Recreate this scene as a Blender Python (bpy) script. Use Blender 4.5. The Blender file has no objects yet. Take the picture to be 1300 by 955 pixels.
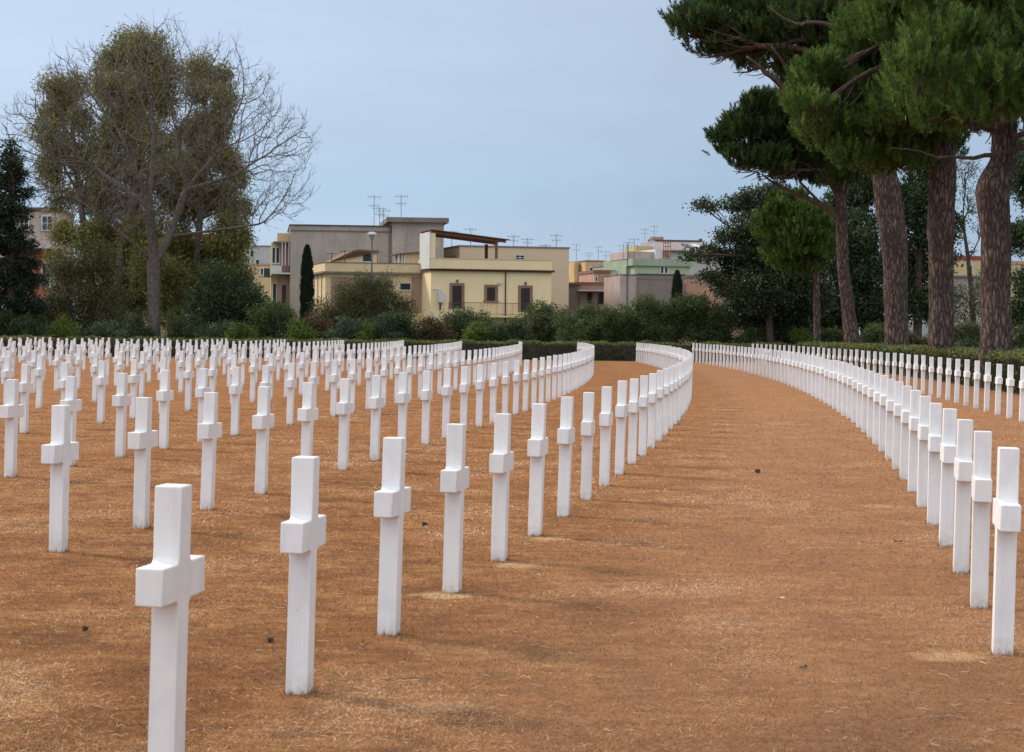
import bpy, bmesh, math, random
import numpy as np
from mathutils import Vector, Matrix
RNG = np.random.default_rng(7)
random.seed(7)
R = math.radians
sc = bpy.context.scene
C = sc.collection

# ------------------------------------------------------------------ camera
F_PX = 2600.0            # focal length in photo pixels (photo is 1300 wide)
CAM_H = 1.5425
PITCH, ROLL = 0.0047, 0.0094
cam_data = bpy.data.cameras.new('camera')
cam_data.sensor_width = 36.0
cam_data.lens = F_PX / 1300 * 36
cam_data.shift_y = -45.0 / 1300
cam_data.clip_start = 0.1
cam_data.clip_end = 6000
cam_data.dof.use_dof = True
cam_data.dof.focus_distance = 24.0
cam_data.dof.aperture_fstop = 13.0
cam = bpy.data.objects.new('camera', cam_data)
cam.matrix_world = Matrix.Translation((0, 0, CAM_H)) @ Matrix.Rotation(R(90) - PITCH, 4, 'X') @ Matrix.Rotation(ROLL, 4, 'Z')
C.objects.link(cam)
sc.camera = cam

# ------------------------------------------------------------------ sky, sun, exposure
SUN_AZ = (-0.80, 0.60)
SUN_EL = R(36)
w = bpy.data.worlds.new('World')
sc.world = w
w.use_nodes = True
nt = w.node_tree
for n in list(nt.nodes): nt.nodes.remove(n)
wo = nt.nodes.new('ShaderNodeOutputWorld')
bg = nt.nodes.new('ShaderNodeBackground')
sky = nt.nodes.new('ShaderNodeTexSky')
sky.sky_type = 'NISHITA'
sky.sun_disc = False
sky.sun_elevation = SUN_EL
sky.sun_rotation = math.atan2(SUN_AZ[0], SUN_AZ[1])
sky.air_density = 1.0
sky.dust_density = 3.0
sky.ozone_density = 1.5
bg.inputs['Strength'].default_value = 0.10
# thin cloud veil over the clear sky; unseen upper part brightened to fill the scene
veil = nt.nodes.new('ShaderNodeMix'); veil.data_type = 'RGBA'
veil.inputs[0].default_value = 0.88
tc = nt.nodes.new('ShaderNodeTexCoord')
sep = nt.nodes.new('ShaderNodeSeparateXYZ')
nt.links.new(tc.outputs['Generated'], sep.inputs[0])
mr = nt.nodes.new('ShaderNodeMapRange')
mr.inputs[1].default_value = 0.0; mr.inputs[2].default_value = 1.0
nt.links.new(sep.outputs[2], mr.inputs[0])
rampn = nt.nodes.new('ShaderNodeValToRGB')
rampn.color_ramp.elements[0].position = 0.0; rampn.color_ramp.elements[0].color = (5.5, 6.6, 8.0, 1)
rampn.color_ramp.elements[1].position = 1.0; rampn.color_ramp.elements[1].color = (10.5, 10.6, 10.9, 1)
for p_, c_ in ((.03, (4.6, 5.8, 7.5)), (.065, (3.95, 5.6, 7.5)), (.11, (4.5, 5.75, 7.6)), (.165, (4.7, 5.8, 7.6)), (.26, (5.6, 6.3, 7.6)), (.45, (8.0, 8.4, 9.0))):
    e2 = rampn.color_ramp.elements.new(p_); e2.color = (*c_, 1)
# extra sky brightness added behind the viewer to light the facades facing it
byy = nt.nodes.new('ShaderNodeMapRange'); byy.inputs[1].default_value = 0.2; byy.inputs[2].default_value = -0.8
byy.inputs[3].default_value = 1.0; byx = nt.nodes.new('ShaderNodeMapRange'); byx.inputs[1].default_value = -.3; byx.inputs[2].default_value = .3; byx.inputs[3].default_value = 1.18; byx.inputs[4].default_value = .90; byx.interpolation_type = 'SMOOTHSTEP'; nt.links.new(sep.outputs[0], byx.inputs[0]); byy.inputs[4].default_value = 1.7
nt.links.new(sep.outputs[1], byy.inputs[0])
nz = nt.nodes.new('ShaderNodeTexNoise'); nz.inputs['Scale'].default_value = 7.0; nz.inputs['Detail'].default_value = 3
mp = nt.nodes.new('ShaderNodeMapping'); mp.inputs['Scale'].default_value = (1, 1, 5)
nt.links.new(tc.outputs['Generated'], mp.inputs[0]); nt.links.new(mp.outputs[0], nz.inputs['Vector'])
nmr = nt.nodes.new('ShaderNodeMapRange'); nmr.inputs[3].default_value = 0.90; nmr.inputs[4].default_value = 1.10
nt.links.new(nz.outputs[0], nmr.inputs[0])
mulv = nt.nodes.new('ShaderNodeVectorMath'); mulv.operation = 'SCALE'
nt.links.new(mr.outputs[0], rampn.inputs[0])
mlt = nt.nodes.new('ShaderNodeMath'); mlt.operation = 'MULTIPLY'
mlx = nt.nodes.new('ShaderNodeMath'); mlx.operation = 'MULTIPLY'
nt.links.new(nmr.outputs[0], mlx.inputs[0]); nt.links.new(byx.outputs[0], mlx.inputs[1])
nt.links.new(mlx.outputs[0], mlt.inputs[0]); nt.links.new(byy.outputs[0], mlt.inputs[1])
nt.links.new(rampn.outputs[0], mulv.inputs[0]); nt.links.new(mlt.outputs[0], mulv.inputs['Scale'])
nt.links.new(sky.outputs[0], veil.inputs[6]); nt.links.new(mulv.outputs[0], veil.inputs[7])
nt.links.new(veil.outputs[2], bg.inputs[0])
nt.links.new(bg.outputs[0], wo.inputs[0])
sund = bpy.data.lights.new('sun', 'SUN')
sund.energy = 2.7
sund.angle = R(9)
sund.color = (1.0, 0.90, 0.78)
sun = bpy.data.objects.new('sun', sund)
sv = Vector((SUN_AZ[0] * math.cos(SUN_EL), SUN_AZ[1] * math.cos(SUN_EL), math.sin(SUN_EL)))
sun.rotation_euler = (-sv).to_track_quat('-Z', 'Y').to_euler()
C.objects.link(sun)
sc.view_settings.view_transform = 'Standard'
sc.view_settings.look = 'None'
sc.view_settings.exposure = 0.08
sc.view_settings.gamma = 1.0
sc.view_settings.use_curve_mapping = False
sc.cycles.max_bounces = 6
sc.cycles.diffuse_bounces = 3
sc.cycles.transparent_max_bounces = 4

# ------------------------------------------------------------------ pixel -> world helper (measuring only)
FW = np.array([0, math.cos(PITCH), -math.sin(PITCH)]); UP = np.array([0, math.sin(PITCH), math.cos(PITCH)])
def ray(px, py):
    u = px - 650; v = py - 432.5
    c, s = math.cos(ROLL), math.sin(ROLL)
    u0 = c * u + s * v; v0 = -s * u + c * v
    return u0 / F_PX * np.array([1, 0, 0]) + FW - v0 / F_PX * UP
def P(px, py, Y):
    d = ray(px, py); return d * (Y / d[1]) + np.array([0, 0, CAM_H])
def project(x, y, z):
    q = np.array([x, y, z - CAM_H]); dp = q @ FW
    u = F_PX * q[0] / dp; v = -F_PX * (q @ UP) / dp
    c, s = math.cos(ROLL), math.sin(ROLL)
    return 650 + c * u - s * v, 432.5 + s * u + c * v

# ------------------------------------------------------------------ mesh helpers
class MB:
    def __init__(s): s.v = []; s.f = []; s.n = 0; s.t = []
    def add(s, v, f, t=None):
        v = np.asarray(v, float).reshape(-1, 3); f = np.asarray(f, int)
        s.v.append(v); s.f.append(f + s.n); s.n += len(v)
        s.t.append(np.full(len(f), .5) if t is None else np.asarray(t, float))
    def box(s, x0, x1, y0, y1, z0, z1):
        v = [(x, y, z) for z in (z0, z1) for y in (y0, y1) for x in (x0, x1)]
        s.add(v, [(0, 2, 3, 1), (4, 5, 7, 6), (0, 1, 5, 4), (2, 6, 7, 3), (0, 4, 6, 2), (1, 3, 7, 5)])
    def prism(s, prof, y0, y1):        # polygon in xz pushed through y; triangulated fan by quads
        n = len(prof)
        bmv = [(x, y0, z) for x, z in prof] + [(x, y1, z) for x, z in prof]
        s.add(bmv, [(i, (i + 1) % n, n + (i + 1) % n, n + i) for i in range(n)])
        b = s.n - 2 * n
        for k in range(1, n - 1):
            s.f.append(np.array([[b, b + k + 1, b + k, b + k]])[:, :3]); s.t.append(np.array([.5]))
            s.f.append(np.array([[b + n, b + n + k, b + n + k + 1]])); s.t.append(np.array([.5]))
    def tube(s, pts, rad, sides=6, cap=True):
        pts = np.asarray(pts, float); rad = np.asarray(rad, float); n = len(pts)
        tan = np.gradient(pts, axis=0); tan /= np.linalg.norm(tan, axis=1)[:, None] + 1e-9
        ref = np.array([0, 1, 0.]) if abs(tan[0][1]) < .9 else np.array([1., 0, 0])
        a = np.cross(tan, ref); a /= np.linalg.norm(a, axis=1)[:, None] + 1e-9
        b = np.cross(tan, a)
        th = np.arange(sides) / sides * 2 * math.pi
        ring = a[:, None, :] * np.cos(th)[None, :, None] + b[:, None, :] * np.sin(th)[None, :, None]
        v = pts[:, None, :] + ring * rad[:, None, None]
        i = np.arange(n - 1)[:, None] * sides; j = np.arange(sides)[None, :]; j2 = (j + 1) % sides
        f = np.stack([i + j, i + j2, i + sides + j2, i + sides + j], -1).reshape(-1, 4)
        s.add(v.reshape(-1, 3), f)
        if cap:
            b0 = s.n - sides
            for k in range(1, sides - 1):
                s.f.append(np.array([[b0, b0 + k, b0 + k + 1]])); s.t.append(np.array([.5]))
    def lathe(s, prof, sides=16, o=(0, 0, 0)):     # prof (r,z)
        th = np.arange(sides) / sides * 2 * math.pi; n = len(prof)
        v = np.array([[(r * math.cos(t) + o[0], r * math.sin(t) + o[1], z + o[2]) for t in th] for r, z in prof])
        i = np.arange(n - 1)[:, None] * sides; j = np.arange(sides)[None, :]; j2 = (j + 1) % sides
        s.add(v.reshape(-1, 3), np.stack([i + j, i + j2, i + sides + j2, i + sides + j], -1).reshape(-1, 4))
    def mesh(s, name, mat, smooth=False):
        me = bpy.data.meshes.new(name)
        V = np.concatenate(s.v) if s.v else np.zeros((0, 3))
        me.vertices.add(len(V)); me.vertices.foreach_set('co', V.ravel())
        tot = np.concatenate([np.full(len(f), f.shape[1]) for f in s.f])
        idx = np.concatenate([f.ravel() for f in s.f])
        me.loops.add(len(idx)); me.loops.foreach_set('vertex_index', idx.astype(np.int32))
        me.polygons.add(len(tot))
        me.polygons.foreach_set('loop_start', np.concatenate([[0], np.cumsum(tot)[:-1]]).astype(np.int32))
        me.update(calc_edges=True)
        me.attributes.new('tint', 'FLOAT', 'FACE').data.foreach_set('value', np.concatenate(s.t).astype(np.float32))
        me.polygons.foreach_set('use_smooth', np.full(len(tot), bool(smooth)))
        me.validate()
        me.materials.append(mat)
        return me
    def build(s, name, mat, parent=None, smooth=False, loc=None, rz=0):
        o = bpy.data.objects.new(name, s.mesh(name, mat, smooth)); C.objects.link(o)
        if parent: o.parent = parent
        if loc is not None: o.location = loc
        if rz: o.rotation_euler[2] = rz
        return o
def tag(o, label=None, cat=None, group=None, kind=None):
    if label: o['label'] = label
    if cat: o['category'] = cat
    if group: o['group'] = group
    if kind: o['kind'] = kind
    return o
def thing(name, label, cat, loc=(0, 0, 0), rz=0, group=None):
    o = bpy.data.objects.new(name, None); C.objects.link(o); o.location = loc; o.rotation_euler[2] = rz
    o.empty_display_size = .3
    return tag(o, label, cat, group)

# ------------------------------------------------------------------ materials
def mat_new(name):
    m = bpy.data.materials.new(name); m.use_nodes = True
    t = m.node_tree; b = t.nodes['Principled BSDF']
    return m, t, b, t.nodes['Material Output']
def N(t, kind, **kw):
    n = t.nodes.new(kind)
    for k, v in kw.items():
        if k.startswith('i_'): n.inputs[k[2:].replace('_', ' ')].default_value = v
        else: setattr(n, k, v)
    return n
def ramp(t, fac, stops):
    r = t.nodes.new('ShaderNodeValToRGB'); e = r.color_ramp.elements
    while len(e) < len(stops): e.new(.5)
    for q, (p, c) in zip(e, stops): q.position = p; q.color = (*c, 1) if len(c) == 3 else c
    t.links.new(fac, r.inputs[0]); return r.outputs[0]
def mix(t, fac, a, b, mode='MIX'):
    m = t.nodes.new('ShaderNodeMix'); m.data_type = 'RGBA'; m.blend_type = mode
    for sock, v in ((m.inputs[0], fac), (m.inputs[6], a), (m.inputs[7], b)):
        if isinstance(v, (int, float)): sock.default_value = v
        elif isinstance(v, tuple): sock.default_value = (*v, 1)
        else: t.links.new(v, sock)
    return m.outputs[2]
def bump(t, b, h, strength=.3, dist=.02):
    n = N(t, 'ShaderNodeBump'); n.inputs['Strength'].default_value = strength; n.inputs['Distance'].default_value = dist
    t.links.new(h, n.inputs['Height']); t.links.new(n.outputs[0], b.inputs['Normal'])
def noise(t, vec, scale, detail=4, rough=.55):
    n = N(t, 'ShaderNodeTexNoise'); n.inputs['Scale'].default_value = scale; n.inputs['Detail'].default_value = detail
    n.inputs['Roughness'].default_value = rough
    if vec is not None: t.links.new(vec, n.inputs['Vector'])
    return n.outputs[0]
def objco(t, scale=(1, 1, 1)):
    c = N(t, 'ShaderNodeTexCoord'); m = N(t, 'ShaderNodeMapping'); m.inputs['Scale'].default_value = scale
    t.links.new(c.outputs['Object'], m.inputs[0]); return m.outputs[0]
def plaster(name, col, stain=.35, rough=.85, dark=None, streak=True):
    m, t, b, o = mat_new(name)
    co = objco(t)
    n1 = noise(t, co, .7, 6); n2 = noise(t, co, 9, 4)
    d = dark or tuple(c * .62 for c in col)
    c1 = mix(t, ramp(t, n1, [(.35, (stain,) * 3), (.7, (0, 0, 0))]), col, d)
    if streak:
        n3 = noise(t, objco(t, (3.0, 3.0, .25)), 1.6, 5)
        c1 = mix(t, ramp(t, n3, [(.50, (0, 0, 0)), (.78, (stain,) * 3)]), c1, tuple(c * .5 for c in col))
    c1 = mix(t, .18, c1, ramp(t, n2, [(.3, (.25, .25, .25)), (.7, (.9, .9, .9))]), 'OVERLAY')
    t.links.new(c1, b.inputs['Base Color']); b.inputs['Roughness'].default_value = rough
    b.inputs['Specular IOR Level'].default_value = .2
    bump(t, b, n2, .25, .01)
    return m
def flat(name, col, rough=.6, metal=0., var=.25):
    m, t, b, o = mat_new(name)
    n = noise(t, objco(t), 6, 4)
    c = mix(t, ramp(t, n, [(.3, (0, 0, 0)), (.75, (1, 1, 1))]), col, tuple(x * (1 - var) for x in col))
    t.links.new(c, b.inputs['Base Color']); b.inputs['Roughness'].default_value = rough; b.inputs['Metallic'].default_value = metal
    return m
def foliage(name, ca, cb, cc=None, trans=.25, rough=.55):
    m, t, b, o = mat_new(name)
    a = N(t, 'ShaderNodeAttribute', attribute_name='tint')
    stops = [(0., ca), (1., cb)] if cc is None else [(0., ca), (.6, cb), (1., cc)]
    col = ramp(t, a.outputs['Fac'], stops)
    big = noise(t, objco(t), .55, 3)
    col = mix(t, ramp(t, big, [(.35, (0, 0, 0)), (.7, (.55, .55, .55))]), col, cb)
    t.links.new(col, b.inputs['Base Color']); b.inputs['Roughness'].default_value = rough
    b.inputs['Specular IOR Level'].default_value = .3
    tr = N(t, 'ShaderNodeBsdfTranslucent'); t.links.new(col, tr.inputs[0])
    ms = N(t, 'ShaderNodeMixShader'); ms.inputs[0].default_value = trans
    t.links.new(b.outputs[0], ms.inputs[1]); t.links.new(tr.outputs[0], ms.inputs[2])
    t.links.new(ms.outputs[0], o.inputs[0])
    return m
def bark(name, ca, cb, sc_=(9, 9, 1.6), strength=1.0, dist=.06, crk=.6):
    m, t, b, o = mat_new(name)
    def vor(co, scl, warp):
        nzc = N(t, 'ShaderNodeTexNoise'); nzc.inputs['Scale'].default_value = 1.3; nzc.inputs['Detail'].default_value = 5; t.links.new(co, nzc.inputs['Vector'])
        wv = N(t, 'ShaderNodeVectorMath', operation='SCALE'); wv.inputs['Scale'].default_value = warp; t.links.new(nzc.outputs['Color'], wv.inputs[0])
        ad = N(t, 'ShaderNodeVectorMath', operation='ADD'); t.links.new(co, ad.inputs[0]); t.links.new(wv.outputs[0], ad.inputs[1])
        v = N(t, 'ShaderNodeTexVoronoi'); v.feature = 'DISTANCE_TO_EDGE'; v.inputs['Scale'].default_value = scl
        t.links.new(ad.outputs[0], v.inputs['Vector']); return v.outputs['Distance']
    co = objco(t, sc_)
    v1 = vor(co, 1., 1.1); v2 = vor(objco(t, (sc_[0] * 2.1, sc_[1] * 2.1, sc_[2] * 1.7)), 1., 1.0)
    c1_ = ramp(t, v1, [(.02, (0, 0, 0)), (.24, (1, 1, 1))]); c2_ = ramp(t, v2, [(.0, (.45, .45, .45)), (.18, (1, 1, 1))])
    crack = mix(t, 1., c1_, c2_, 'MULTIPLY')
    n2 = noise(t, objco(t, (13, 13, 3)), 2, 7, .75)
    plates = ramp(t, n2, [(.32, ca), (.5, tuple((x + y) / 2 for x, y in zip(ca, cb))), (.70, cb)])
    n3 = noise(t, objco(t), .7, 4)
    plates = mix(t, ramp(t, n3, [(.42, (0, 0, 0)), (.7, (.55, .55, .55))]), plates, tuple(x * .6 for x in ca))
    dk = mix(t, crk, plates, tuple(x * .30 for x in ca))
    col = mix(t, crack, dk, plates)
    t.links.new(col, b.inputs['Base Color']); b.inputs['Roughness'].default_value = .95
    b.inputs['Specular IOR Level'].default_value = .1
    bump(t, b, mix(t, .4, crack, n2), strength, dist)
    return m

# white marble of the crosses
m, t, b, o = mat_new('marble'); M_marble = m
oi = N(t, 'ShaderNodeObjectInfo')
co = objco(t)
ad = N(t, 'ShaderNodeVectorMath', operation='ADD'); t.links.new(co, ad.inputs[0])
rs = N(t, 'ShaderNodeVectorMath', operation='SCALE'); cx_ = N(t, 'ShaderNodeCombineXYZ')
for k in range(3): t.links.new(oi.outputs['Random'], cx_.inputs[k])
t.links.new(cx_.outputs[0], rs.inputs[0]); rs.inputs['Scale'].default_value = 37.0
t.links.new(rs.outputs[0], ad.inputs[1]); co = ad.outputs[0]
base = ramp(t, oi.outputs['Random'], [(0., (.75, .745, .72)), (.5, (.81, .81, .795)), (1., (.77, .78, .775))])
vein = noise(t, co, 2.2, 8, .6)
c1 = mix(t, ramp(t, vein, [(.46, (0, 0, 0)), (.52, (.22, .22, .22)), (.58, (0, 0, 0))]), base, (.55, .55, .60))
blot = noise(t, co, 7, 5)
c1 = mix(t, ramp(t, blot, [(.55, (0, 0, 0)), (.8, (.4, .4, .4))]), c1, (.66, .62, .58))
mps = N(t, 'ShaderNodeVectorMath', operation='MULTIPLY'); t.links.new(co, mps.inputs[0]); mps.inputs[1].default_value = (22, 22, 1.3)
c1 = mix(t, ramp(t, noise(t, mps.outputs[0], 1, 4), [(.52, (0, 0, 0)), (.74, (.45, .45, .45))]), c1, (.60, .60, .585))
speck = noise(t, co, 45, 3, .6)
c1 = mix(t, ramp(t, speck, [(.70, (0, 0, 0)), (.76, (.5, .5, .5))]), c1, (.35, .33, .30))
# soil splashed on the foot of the shaft
sp = N(t, 'ShaderNodeSeparateXYZ'); t.links.new(objco(t), sp.inputs[0])
mrz = N(t, 'ShaderNodeMapRange'); mrz.inputs[1].default_value = .10; mrz.inputs[2].default_value = -.01
t.links.new(sp.outputs[2], mrz.inputs[0])
mm = N(t, 'ShaderNodeMath', operation='MULTIPLY'); t.links.new(mrz.outputs[0], mm.inputs[0]); t.links.new(ramp(t, noise(t, co, 18, 4), [(.35, (0, 0, 0)), (.7, (1, 1, 1))]), mm.inputs[1])
c1 = mix(t, mm.outputs[0], c1, (.46, .34, .22))
t.links.new(c1, b.inputs['Base Color']); b.inputs['Roughness'].default_value = .55
b.inputs['Specular IOR Level'].default_value = .35
bump(t, b, noise(t, co, 60, 3), .15, .002)

# ------------------------------------------------------------------ cemetery layout (arcs about one centre)
ACX, ACY, AR, SEP, DS, YEND = -543.6343, 98.5535, 550.1537, 3.0366, 1.7102, 106.2848
PH = {1: -89.0062, 0: -91.9847, -1: -84.8441, -2: -77.8369, -3: -69.2093}
def arc(r, s):
    th = s / r; return ACX + r * math.cos(th), ACY + r * math.sin(th), th
def row_x(r, Y): return ACX + math.sqrt(r * r - (Y - ACY) ** 2)

# ------------------------------------------------------------------ ground
def aisle(t, c1, amt, tan):
    g_ = N(t, 'ShaderNodeNewGeometry'); a = N(t, 'ShaderNodeVectorMath', operation='SUBTRACT'); t.links.new(g_.outputs['Position'], a.inputs[0]); a.inputs[1].default_value = (ACX, ACY, 0)
    l = N(t, 'ShaderNodeVectorMath', operation='LENGTH'); t.links.new(a.outputs[0], l.inputs[0])
    n = noise(t, g_.outputs['Position'], 1.1, 5, .6)
    ad = N(t, 'ShaderNodeMath', operation='MULTIPLY_ADD'); t.links.new(n, ad.inputs[0]); ad.inputs[1].default_value = 1.6; t.links.new(l.outputs['Value'], ad.inputs[2])
    s_ = N(t, 'ShaderNodeMapRange'); s_.inputs[1].default_value = AR + .5; s_.inputs[2].default_value = AR + 2.2; s_.inputs[3].default_value = 0; s_.inputs[4].default_value = amt
    t.links.new(ad.outputs[0], s_.inputs[0])
    return mix(t, s_.outputs[0], c1, tan)
m, t, b, o = mat_new('dry_turf'); M_turf = m
co = objco(t)
big = noise(t, co, .22, 5); mid = noise(t, co, 1.6, 6, .6); fine = noise(t, co, 38, 6, .7)
fib = noise(t, objco(t, (1, 1, 1)), 130, 4, .8)
c1 = ramp(t, mid, [(.33, (.17, .068, .024)), (.5, (.30, .132, .044)), (.66, (.42, .215, .088))])
c1 = mix(t, ramp(t, big, [(.40, (0, 0, 0)), (.66, (.8, .8, .8))]), c1, (.30, .112, .032))
med = noise(t, objco(t, (.8, 1.3, 1)), 5.5, 5, .65)
c1 = mix(t, ramp(t, med, [(.36, (.75, .75, .75)), (.52, (0, 0, 0))]), c1, (.15, .065, .032))
c1 = mix(t, ramp(t, med, [(.54, (0, 0, 0)), (.72, (.5, .5, .5))]), c1, (.56, .30, .15))
grn = noise(t, co, .9, 5, .6)
c1 = mix(t, ramp(t, grn, [(.62, (0, 0, 0)), (.80, (.42, .42, .42))]), c1, (.20, .155, .035))
c1 = mix(t, ramp(t, fine, [(.30, (.75, .75, .75)), (.52, (0, 0, 0))]), c1, (.17, .075, .028))
c1 = mix(t, ramp(t, fib, [(.56, (0, 0, 0)), (.75, (.6, .6, .6))]), c1, (.56, .33, .17))
c1 = aisle(t, c1, .38, (.37, .195, .108))
# pale sandy patches trodden round the feet of some crosses
geo = N(t, 'ShaderNodeNewGeometry')
def patch(c1, x, y, rx, ry, amt):
    mpn = N(t, 'ShaderNodeVectorMath', operation='SUBTRACT'); t.links.new(geo.outputs['Position'], mpn.inputs[0]); mpn.inputs[1].default_value = (x, y, 0)
    dv = N(t, 'ShaderNodeVectorMath', operation='DIVIDE'); t.links.new(mpn.outputs[0], dv.inputs[0]); dv.inputs[1].default_value = (rx, ry, 1)
    ln = N(t, 'ShaderNodeVectorMath', operation='LENGTH'); t.links.new(dv.outputs[0], ln.inputs[0])
    a = N(t, 'ShaderNodeMath', operation='ADD'); t.links.new(ln.outputs['Value'], a.inputs[0])
    t.links.new(noise(t, co, 9, 5, .7), a.inputs[1])
    return mix(t, ramp(t, a.outputs[0], [(.75, (amt,) * 3), (1.45, (0, 0, 0))]), c1, (.60, .40, .22))
for (r_, k_, dx, dy, rx, ry, amt) in ((0, 3, -.05, -.15, .45, .42, .8), (0, 4, .10, -.25, .42, .42, .7), (0, 5, .1, -.2, .42, .4, .7), (0, 1, .6, -.3, .5, .3, .3), (1, 0, -.30, -.1, .40, .4, .65), (1, 5, -.4, 0, .4, .5, .4)):
    px_, py_, _ = arc(AR + r_ * SEP, PH[r_] + k_ * DS)
    c1 = patch(c1, px_ + dx, py_ + dy, rx, ry, amt)
t.links.new(c1, b.inputs['Base Color']); b.inputs['Roughness'].default_value = .95; b.inputs['Specular IOR Level'].default_value = .1
bump(t, b, mix(t, .4, fine, fib), .7, .02)
g = MB(); g.add([(-3000, -200, 0), (3000, -200, 0), (3000, 5000, 0), (-3000, 5000, 0)], [(0, 1, 2, 3)])
tag(g.build('ground', M_turf), kind='structure')

m, t, b, o = mat_new('garden_soil'); M_soil = m
co = objco(t)
c1 = ramp(t, noise(t, co, .6, 6, .6), [(.3, (.030, .045, .014)), (.55, (.075, .085, .028)), (.75, (.12, .10, .05))])
t.links.new(c1, b.inputs['Base Color']); b.inputs['Roughness'].default_value = .95
bump(t, b, noise(t, co, 8, 6, .7), .8, .06)
g = MB(); g.add([(-400, 108.6, .004), (400, 108.6, .004), (400, 1500, .004), (-400, 1500, .004)], [(0, 1, 2, 3)])
# strip of garden ground behind the curved right-hand hedge
RH = AR + 2 * SEP + 2.6
ys = np.linspace(0, 108.6, 40); xs = np.array([row_x(RH, y) for y in ys])
v = np.concatenate([np.stack([xs, ys, np.full(40, .004)], 1), np.stack([np.full(40, 400.), ys, np.full(40, .004)], 1)])
g.add(v, [(i, 40 + i, 41 + i, i + 1) for i in range(39)])
tag(g.build('garden_ground', M_soil), kind='structure')
m, t, b, o = mat_new('verge_grass'); M_verge = m
c1 = ramp(t, noise(t, objco(t), 2, 6, .7), [(.3, (.08, .12, .02)), (.6, (.16, .19, .04)), (.8, (.26, .22, .08))])
t.links.new(c1, b.inputs['Base Color']); b.inputs['Roughness'].default_value = .95
g = MB(); g.add([(-7, 106.9, .004), (6.2, 106.9, .004), (6.2, 108.5, .004), (-7, 108.5, .004)], [(0, 1, 2, 3)])
tag(g.build('grass_verge', M_verge), kind='structure')

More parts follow.
